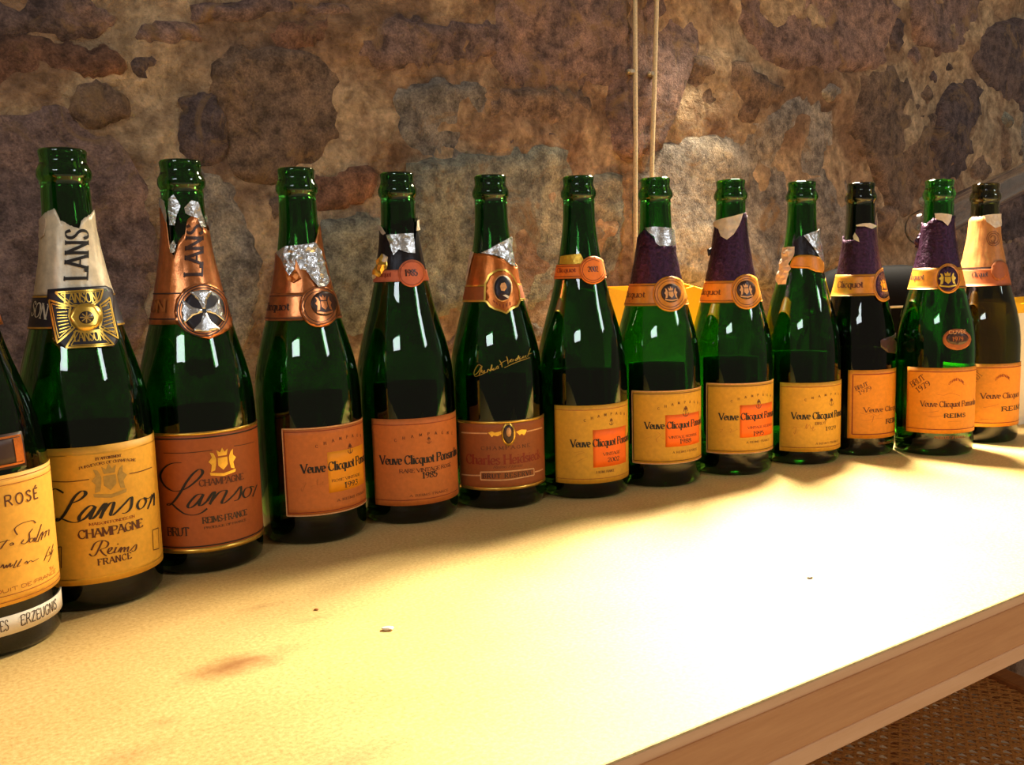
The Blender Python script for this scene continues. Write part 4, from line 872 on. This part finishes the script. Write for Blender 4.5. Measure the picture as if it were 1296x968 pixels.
# ================================================================== bottle 10
b = Bottle(.3165, .9915, GL_GREEN, 'green bottle with bare neck, crumpled foil at the collar and plain yellow label reading 1979', rs=.97)
b.back_label(P_BACK)
z10, zn = Z(985, 480, 10.19), Z(960, 210, 4.84)
lab = b.label_paper((987, 530), 86, (1024, 484.5), (1024, 571.8), P_YEL)
b.border(b.l0 + .03, b.l1 - .03, b.zb + .0045, b.zt - .0045, .0005, I_RED, L1, lab, 'tb')
clicquot(b, z10, lab, (352, 278, 604, 212), (172, 508, 700, 490, 80), None, None, (680, 290, 85), ('1979', 600, 652, 735, 640, 40), ('BRUT', 472, 592, 612, 570, 30), (480, 835, 760, 805, 22), '180 640 230 615 215 700 200 680;240 620 300 610;340 640 370 570 360 640 400 580 420 640 450 610 440 660 480 640')
z0, zt = band_z(b, zn, 270, 548, 625)
foil = b.patch('torn_foil', b.hits(zn.pts('222 545 216 470 245 430 285 424 330 490 362 560 318 542')), F_BLACKF, .0010, .0004, None, .0025, .0003, 10)
foil = b.patch('foil_flap', b.hits(zn.pts('274 426 320 405 368 386 378 440 388 500 386 590 362 560 330 500')), F_SILVER, .0024, .0004, None, .0022, .0007, 11)
b.patch('crumpled_foil', b.hits(zn.pts('162 500 195 494 225 495 222 545 190 600 205 630 190 650 176 722 132 726 118 690 140 610 152 550')), F_PALE, .0026, .0006, None, .0022, .0014, 12)
bd = b.patch('neck_band', b.hits(zn.pts('190 622 212 560 250 545 320 545 388 575 396 620 388 654 345 648 300 628 240 625')), P_BAND_G, .0014, .0004, None, .0025)
b.strokes('border_line', [b.hits(zn.pts('215 612 260 614 310 618'))], I_BROWN, lambda a, c, d: .0004, .0016, bd)

# ================================================================== bottle 11
b = Bottle(.3935, 1.0265, GL_BLACK, 'almost black bottle with purple foil and orange label bordered in red', rs=.912)
b.back_label(P_BACK)
z11, zn = Z(1068, 460, 9.675), Z(1040, 210, 4.84); k = pmm(b) / z11.k
lab = b.label_paper((1072.8, 510), 84, (1109, 468), (1109, 554.6), P_ORA)
b.border(b.l0 + .13, b.l1 - .1, b.zb + .0048, b.zt - .0048, .0011, I_RED, L1, lab)
b.text('Veuve Clicquot Ponsardin', z11, (240, 572), (640, 566), 52 * k, I_BROWN, L1, lab, n1=14); b.text('REIMS', z11, (508, 722), (690, 708), 50 * k, I_BLACK, L1, lab, bold=1.3)
b.text('BRUT', z11, (150, 330), (300, 265), 40 * k, I_BROWN, L1, lab, slope=True); b.text('1979', z11, (190, 385), (345, 310), 36 * k, I_BROWN, L1, lab, slope=True)
anchor(b, z11, 640, 350, 120, I_RED, L1, lab); b.trace('signature', z11, '200 600 260 620 330 610 400 640 440 620;210 690 280 700 350 680 460 670;320 650 360 640 340 720', I_FAINT, .0002, .0006, L1, lab)
b.text('PRODUCE OF FRANCE', Z(1040, 400, 4.84), (345, 775), (460, 770), .0022, I_FAINT, .0004, b.root, style='sans')
z0, zt = band_z(b, zn, 180, 665, 797)
foil = b.sleeve('neck_foil', b.hits(zn.pts('150 455 164 455 190 455 206 440 212 372 240 366 285 356 328 370 342 332 354 290')), z0, F_PURPLE, seed=11, wrinkle=.0006); foil['label'] = 'purple foil'
for i, t in enumerate(('213 362 250 352 290 350 326 368 300 386 262 370 216 370', '196 430 206 408 226 440 231 466 200 450', '336 292 352 282 356 320 354 366 338 350')): b.patch('torn_foil', b.hits(zn.pts(t)), F_PALE, .0020, .0004, foil, .002, .0004, i)
seal_band(b, zn, 180, 665, 797, P_BAND_G, (372, 728, 62, 104), (372, 728, 48, 84), F_PURPLE, ('Clicquot', 100, 745, 255, 742, 34), I_BROWN, F_YELLOWF)
so = b.patch('shoulder_seal', b.hits(Z(1040, 400, 4.84).pts('362 190 356 150 380 135 430 120 462 102 470 115 440 140 484 165 482 210 450 230 400 222')), I_DARKBR, .0006, .0003, None, .0025)

# ================================================================== bottle 12
b = Bottle(.4755, 1.0155, GL_BRIGHT, 'bright green bottle with ragged purple foil, dark oval shoulder seal and orange label', rs=.95)
z12, zn = Z(1145, 400, 6.053), Z(1130, 210, 4.837); k = pmm(b) / z12.k
lab = b.label_paper((1148, 510), 84, (1189.6, 465.5), (1189.6, 548.7), P_ORA)
b.border(b.l0 + .02, b.l1 - .02, b.zb + .0045, b.zt - .0045, .0008, I_RED, L1, lab, 'tb')
b.text('Veuve Clicquot Ponsardin', z12, (122, 692), (422, 688), 38 * k, I_BROWN, L1, lab, n1=14); b.text('REIMS', z12, (300, 782), (460, 766), 27 * k, I_BLACK, L1, lab, bold=1.4, track=1.5)
b.text('BRUT', z12, (62, 545), (162, 480), 30 * k, I_BROWN, L1, lab, slope=True); b.text('1979', z12, (105, 588), (205, 522), 28 * k, I_BROWN, L1, lab, slope=True)
b.text('CHAMPAGNE', z12, (335, 530), (450, 525), 16 * k, I_RED, L1, lab, arc=.005); b.trace('signature', z12, '140 740 200 735 260 725;180 770 240 770 300 760;250 600 300 605 350 590 420 610;330 810 370 805 420 805', I_FAINT, .0003, .0006, L1, lab)
b.text('PRODUCE OF FRANCE', z12, (225, 945), (460, 925), .0026, I_FAINT, .0004, b.root, style='sans'); 
so = b.patch('shoulder_seal', b.ellipse(z12, 398, 178, 108, 82), P_BROWN, .0005, .0003, None, .003); b.patch('seal_centre', b.ellipse(z12, 400, 170, 84, 50), I_DARKBR, .0007, .0002, so, .003)
b.text('CUVÉE', z12, (335, 140), (465, 125), 22 * k, I_PALE, .0009, so, style='sans'); b.text('1979', z12, (360, 195), (445, 185), 28 * k, I_FAINT, .0009, so, style='sans')
z0, zt = band_z(b, zn, 190, 625, 755)
foil = b.sleeve('neck_foil', b.hits(zn.pts('142 372 158 348 186 352 214 352 236 330 256 318 300 330 330 362 350 300')), z0, F_PURPLE, seed=12, wrinkle=.0009); foil['label'] = 'ragged purple foil'
b.patch('foil_flap', b.hits(zn.pts('258 290 300 290 354 300 346 335 330 366 300 336 264 326')), F_PALE, .0020, .0004, foil, .002, .0004, 12)
for i, q in enumerate(((122, 470, .0042), (136, 440, .0036), (118, 488, .003))): crumb(b, zn(q[0], q[1]), q[2], F_PURPLE, i)
seal_band(b, zn, 190, 625, 755, P_BAND_G, (336, 688, 74, 92), (332, 690, 58, 76), F_PURPLE, ('Clicquot', 95, 695, 195, 692, 28), I_BROWN, F_YELLOWF)

# ================================================================== bottle 13
b = Bottle(.5600, 1.0800, GL_OLIVE, 'olive brown bottle with tan neck foil and orange label at the end of the row', rs=.97)
k = pmm(b) / z12.k
lab = b.label_paper(-62, 92, (1260.6, 460.5), (1260.6, 540), P_ORA)
b.border(b.l0 + .02, b.l1 - .02, b.zb + .0045, b.zt - .0045, .0008, I_RED, L1, lab, 'tb')
b.text('Veuve Clicquot', z12, (580, 632), (868, 612), 36 * k, I_BROWN, L1, lab); b.text('REIMS', z12, (738, 726), (885, 702), 28 * k, I_BLACK, L1, lab, bold=1.4, track=1.5)
b.text('BRUT', z12, (530, 520), (600, 450), 30 * k, I_BROWN, L1, lab, slope=True); b.text('CHAMPAGNE', z12, (690, 500), (800, 490), 16 * k, I_RED, L1, lab, arc=.005); b.trace('signature', z12, '600 700 660 690 720 670;560 800 620 790 680 795', I_FAINT, .0003, .0006, L1, lab)
z0, zt = band_z(b, zn, 540, 625, 735)
foil = b.sleeve('neck_foil', b.hits(zn.pts('470 340 490 312 540 310 560 305 600 300 650 296 668 320')), z0, P_TAN, seed=13, wrinkle=.0006); foil['label'] = 'tan neck foil'
b.patch('torn_foil', b.hits(zn.pts('560 302 604 296 655 293 668 322 656 362 620 380 572 342')), F_PALE, .0020, .0004, foil, .002, .0006, 13)
b.strokes('seal_ring', [(lambda e: e + [e[0]])(b.ellipse(zn, 612, 445, q, q * 1.15)) for q in (38, 28)], I_BROWN, lambda a, c, d: .0006, .0012, foil); b.trace('crest', zn, '596 440 610 425 626 440 612 470 598 455;590 470 630 470', I_BROWN, .0006, .0008, .0012, foil)
bd = b.band('neck_band', z0, zt, P_COPP, .0012); b.strokes('border_line', [[(R_(-95 + i * 5), zt) for i in range(39)]], I_DARKBR, lambda a, c, d: .002, .0015, bd)
b.text('Clicquot', zn, (485, 685), (580, 670), .006, I_DARKBR, .0015, bd)
b.patch('seal', b.ellipse(zn, 648, 640, 50, 62), P_BROWN, .0016, .0004, bd, .003)

# ------------------------------------------------------------------ things behind the row
# two white cables clipped to the wall
M_CABLE = ink('white_cable_sheath', (226, 204, 160), .45); M_CLIP = metal('clip_steel', (190, 176, 150), .4, .6)
def cable(top, mid, bot, clip_px, label):
    pts = [wall_pt(*wall_px(*q), .018) for q in (top, mid, bot)]
    d = (pts[1] - pts[0]); p_up = pts[0] - d * 1.4
    ext = wall_pt(pts[2].dot(AL), TZ + .03, .018)
    P = [p_up] + pts + [ext]; v, f = tube(catmull([tuple(p) for p in P], 8), .0030, 10); root = empty('wall_cable', ext)
    o = mesh_obj('sheath', [Vector(p) - ext for p in v], f, M_CABLE, root)
    c = wall_pt(*wall_px(*clip_px), .014) - ext; bm = bmesh.new(); box_bm(bm, c, (.010, .012, .006), .0015, Matrix.Rotation(ANG, 4, 'Z')); bmesh.ops.create_icosphere(bm, subdivisions=1, radius=.003, matrix=Matrix.Translation(c - AL * .007 - NW * .004))
    bm_obj('clip', bm, M_CLIP, root); tag(root, label, 'cable', 'cables on the stone wall')
cable((792, 0), (792.5, 180), (793, 362), (789, 94), 'white cable running straight down the wall to the yellow carton')
cable((819.5, 0), (816.5, 110), (813, 260), (815, 97), 'slightly slanting white cable that drops behind the purple foil bottle')

# yellow carton
M_YEL = paper('yellow_card', (250, 190, 20), .06, .5); M_WCARD = paper('white_card', (240, 228, 200), .06, .6)
def carton(xl, xr, ytop, dist, depth, label, yel_frac, jag, side_only=False):
    pl = EYE + ray(xl, ytop) * (dist / math.hypot(ray(xl, ytop).x, ray(xl, ytop).y)); 
    n = NW; c = n.dot(pl); pr = on_plane(xr, ytop, n, c); zt = pl.z
    w = (pr - pl).dot(AL); root = empty('carton', (pl.x, pl.y, TZ), ANG); h = zt - TZ
    z1_ = h * (1 - yel_frac)
    def panel(name, prof, mat, y0_, y1_, along):
        vs_ = []; m = len(prof)
        for y in (y0_, y1_):
            for (x, z) in prof: vs_.append((x, y, z) if along else (y, x, z))
        fs = [tuple(range(m)), tuple(range(2 * m - 1, m - 1, -1))] + [(i, i + m, (i + 1) % m + m, (i + 1) % m) for i in range(m)]
        return mesh_obj(name, vs_, fs, mat, root, smooth=False)
    top = [(w, h - .008)] + [(w * (1 - i / 14), h - .004 + jag * noise.noise(Vector((i * 1.7, dist * 9, 0)))) for i in range(1, 14)] + [(0, h)]
    panel('front_panel', [(0, z1_), (w, z1_)] + top, M_YEL, 0, .003, True)
    panel('front_panel', [(0, 0), (w, 0), (w, z1_), (0, z1_)], M_WCARD if yel_frac < .95 else M_YEL, 0, .003, True)
    panel('back_panel', [(0, 0), (w, 0), (w, h), (0, h)], M_YEL, depth, depth + .003, True)
    panel('side_panel', [(.003, 0), (depth, 0), (depth, h), (.003, h - .003)], M_YEL, 0, .003, False); panel('side_panel', [(.003, 0), (depth, 0), (depth, h), (.003, h - .01)], M_YEL, w - .003, w, False)
    panel('base_panel', [(.003, 0), (w - .003, 0), (w - .003, .003), (.003, .003)], M_WCARD, .003, depth, True)
    return root
c1 = carton(771, 905, 364, 1.045, .052, '', .45, .006); tag(c1, 'open yellow carton with torn top edge standing behind the bottles under the cables', 'carton')
c2 = carton(1281, 1420, 381, 1.30, .06, '', .10, .001); tag(c2, 'white carton with a yellow rim standing past the end of the bottle row', 'carton')

# black bag: a soft rounded case
M_BAG = ink('black_nylon', (6, 6, 8), .9); M_BAG.node_tree.nodes['Principled BSDF'].inputs['Specular IOR Level'].default_value = .08
def soft_box(hx, hy, hz, e=.38, nu=40, nv=24):
    vs_, fs = [], []; sg = lambda v, p: math.copysign(abs(v) ** p, v)
    for j in range(nv + 1):
        b_ = -math.pi / 2 + math.pi * j / nv
        for i in range(nu):
            a = 2 * math.pi * i / nu; x, y, z = sg(math.cos(b_), e) * sg(math.cos(a), e), sg(math.cos(b_), e) * sg(math.sin(a), e), sg(math.sin(b_), e)
            w = 1 + .03 * noise.noise(Vector((x * 2, y * 2, z * 2))); vs_.append((hx * x * w, hy * y * w, hz * (z * (w if z > 0 else 1) + 1)))
    for j in range(nv):
        for i in range(nu): fs.append((j * nu + i, j * nu + (i + 1) % nu, (j + 1) * nu + (i + 1) % nu, (j + 1) * nu + i))
    return vs_, fs
bag = empty('black_bag', (.486, 1.216, TZ), R_(-12)); v, f = soft_box(.075, .058, .104); mesh_obj('bag_body', v, f, M_BAG, bag)
v, f = tube([(-.078, -.03, .15), (-.03, -.056, .156), (.03, -.056, .156), (.078, -.03, .15)], .0022, 6); mesh_obj('zip', v, f, M_CLIP, bag)
v, f = tube(catmull([(-.085, 0, .03), (-.1, -.01, .06), (-.098, -.01, .10), (-.083, 0, .13)], 6), .004, 6); mesh_obj('strap', v, f, M_BAG, bag)
tag(bag, 'black soft nylon bag standing behind the purple foil bottles', 'bag')

# clear tube leaning from the bag to the wall
M_CLEAR = glass('clear_plastic', (.985, .97, .965)); M_CLEAR.node_tree.nodes['Principled BSDF'].inputs['IOR'].default_value = 1.22
p0 = EYE + ray(1162, 292) * (1.245 / math.hypot(ray(1162, 292).x, ray(1162, 292).y))
p1 = on_plane(1352, 196, NW, WALL_C - .062)
prof_ = [(0, .004), (.03, .010), (.05, .0175), (.07, .0215), (.10, .023), (.90, .023), (1.0, .023)]
cu = (p1 - p0); N = 40; outp, rad = [], []
for i in range(N + 1):
    t = (i / N) ** 1.6; d_ = t * cu.length
    r = .023 * math.sqrt(max(.02, 1 - max(0, (.023 - d_) / .023) ** 2)); outp.append(p0 + cu * t); rad.append(r)
root = empty('clear_tube', p0); v1, f1 = tube(outp, rad, 32, False); v2, f2 = tube(outp, [max(.001, r - .0022) for r in rad], 32, False)
n1 = len(v1); fs = f1 + [tuple(n1 + i for i in reversed(q)) for q in f2] + [tuple(range(32))[::-1], tuple(n1 + i for i in range(32))] + [(N * 32 + k_, N * 32 + (k_ + 1) % 32, n1 + N * 32 + (k_ + 1) % 32, n1 + N * 32 + k_) for k_ in range(32)]
mesh_obj('tube_wall', [Vector(q) - p0 for q in list(v1) + list(v2)], fs, M_CLEAR, root)
v, f = tube([cu * .985, cu * 1.0], .0245, 28, False); mesh_obj('end_ring', v, f, M_CLIP, root)
tag(root, 'clear plastic tube with rounded end leaning from the black bag to the wall', 'tube')

# crumbs on the table
for i, (px, py, r) in enumerate(((491, 797, .0022), (1025, 732, .0012), (400, 772, .001))):
    p = on_table(px, py); bm = bmesh.new(); bmesh.ops.create_icosphere(bm, subdivisions=2, radius=r)
    for v in bm.verts: q = v.co * (1 + .4 * noise.noise(v.co * 900 + Vector((i, 0, 0)))); v.co = Vector((q.x * 1.8, q.y, q.z * .5))
    zmin = min(v.co.z for v in bm.verts)
    o = bm_obj('crumb', bm, (I_WHITE, I_DARKBR, I_FAINT)[i]); o.location = p - Vector((0, 0, zmin)); tag(o, ('white paper crumb lying on the table near the stain', 'tiny dark speck on the bright part of the table', 'tiny brown wood chip on the table in front of the copper foil bottle')[i], 'crumb')

# ------------------------------------------------------------------ cane stool under the table edge
M_CANE = wood('woven_cane', (150, 92, 36), (186, 124, 58), 60); M_STOOL = wood('stool_wood', (120, 66, 26), (150, 90, 42), 12)
SZ = TZ - .29
sc = on_table(1296, 968, SZ) ; stool = empty('cane_stool', (.40, .895, 0), R_(21.7)); S = .24
bm = bmesh.new(); q = .0150; n = int(2 * (S - .03) / q); w = .0012
def strip(bm, a, b, w, z):
    d = (Vector(b) - Vector(a)).normalized(); s_ = Vector((-d.y, d.x, 0)) * w
    vs_ = [bm.verts.new((*(Vector(a) + s_ * i).to_2d(), z + h_)) for i, h_ in ((-1, -.0003), (1, -.0003))] + [bm.verts.new((*(Vector(b) + s_ * i).to_2d(), z + h_)) for i, h_ in ((1, -.0003), (-1, -.0003))]
    bm.faces.new(vs_); vs2 = [bm.verts.new(v.co + Vector((0, 0, .0008))) for v in vs_]; bm.faces.new(vs2)
    for i in range(4): bm.faces.new((vs_[i], vs_[(i + 1) % 4], vs2[(i + 1) % 4], vs2[i]))
m_ = n * q / 2
for i in range(n + 1):
    c = -m_ + i * q
    for o_ in (-.0016, .0016):
        strip(bm, (c + o_, -m_, 0), (c + o_, m_, 0), w * .9, SZ); strip(bm, (-m_, c + o_, 0), (m_, c + o_, 0), w * .9, SZ + .0007)
for i in range(-n, n + 1):
    c = i * q + q / 2
    for sgn in (1, -1):
        x0, x1 = max(-m_, -m_ - c), min(m_, m_ - c)
        if x1 - x0 > .01: strip(bm, (x0, sgn * (x0 + c), 0), (x1, sgn * (x1 + c), 0), w * 1.1, SZ + (.0014 if sgn > 0 else .0021))
cane = bm_obj('cane_webbing', bm, M_CANE, stool); cane['kind'] = 'stuff'
for (cx, cy, sx, sy) in ((0, S - .015, 2 * S, .034), (0, -S + .015, 2 * S, .034), (S - .015, 0, .034, 2 * S - .064), (-S + .015, 0, .034, 2 * S - .064)):
    bm = bmesh.new(); box_bm(bm, (cx, cy, SZ - .010), (sx, sy, .034), .005); bm_obj('seat_rail', bm, M_STOOL, stool)
for sx in (-1, 1):
    for sy in (-1, 1):
        v, f = tube([(sx * (S - .02), sy * (S - .02), SZ - .02), (sx * (S - .015), sy * (S - .015), .2), (sx * (S - .01), sy * (S - .01), 0)], [.018, .016, .012], 12); mesh_obj('leg', v, f, M_STOOL, stool)
tag(stool, 'low wooden stool with woven cane seat pushed under the table', 'stool')
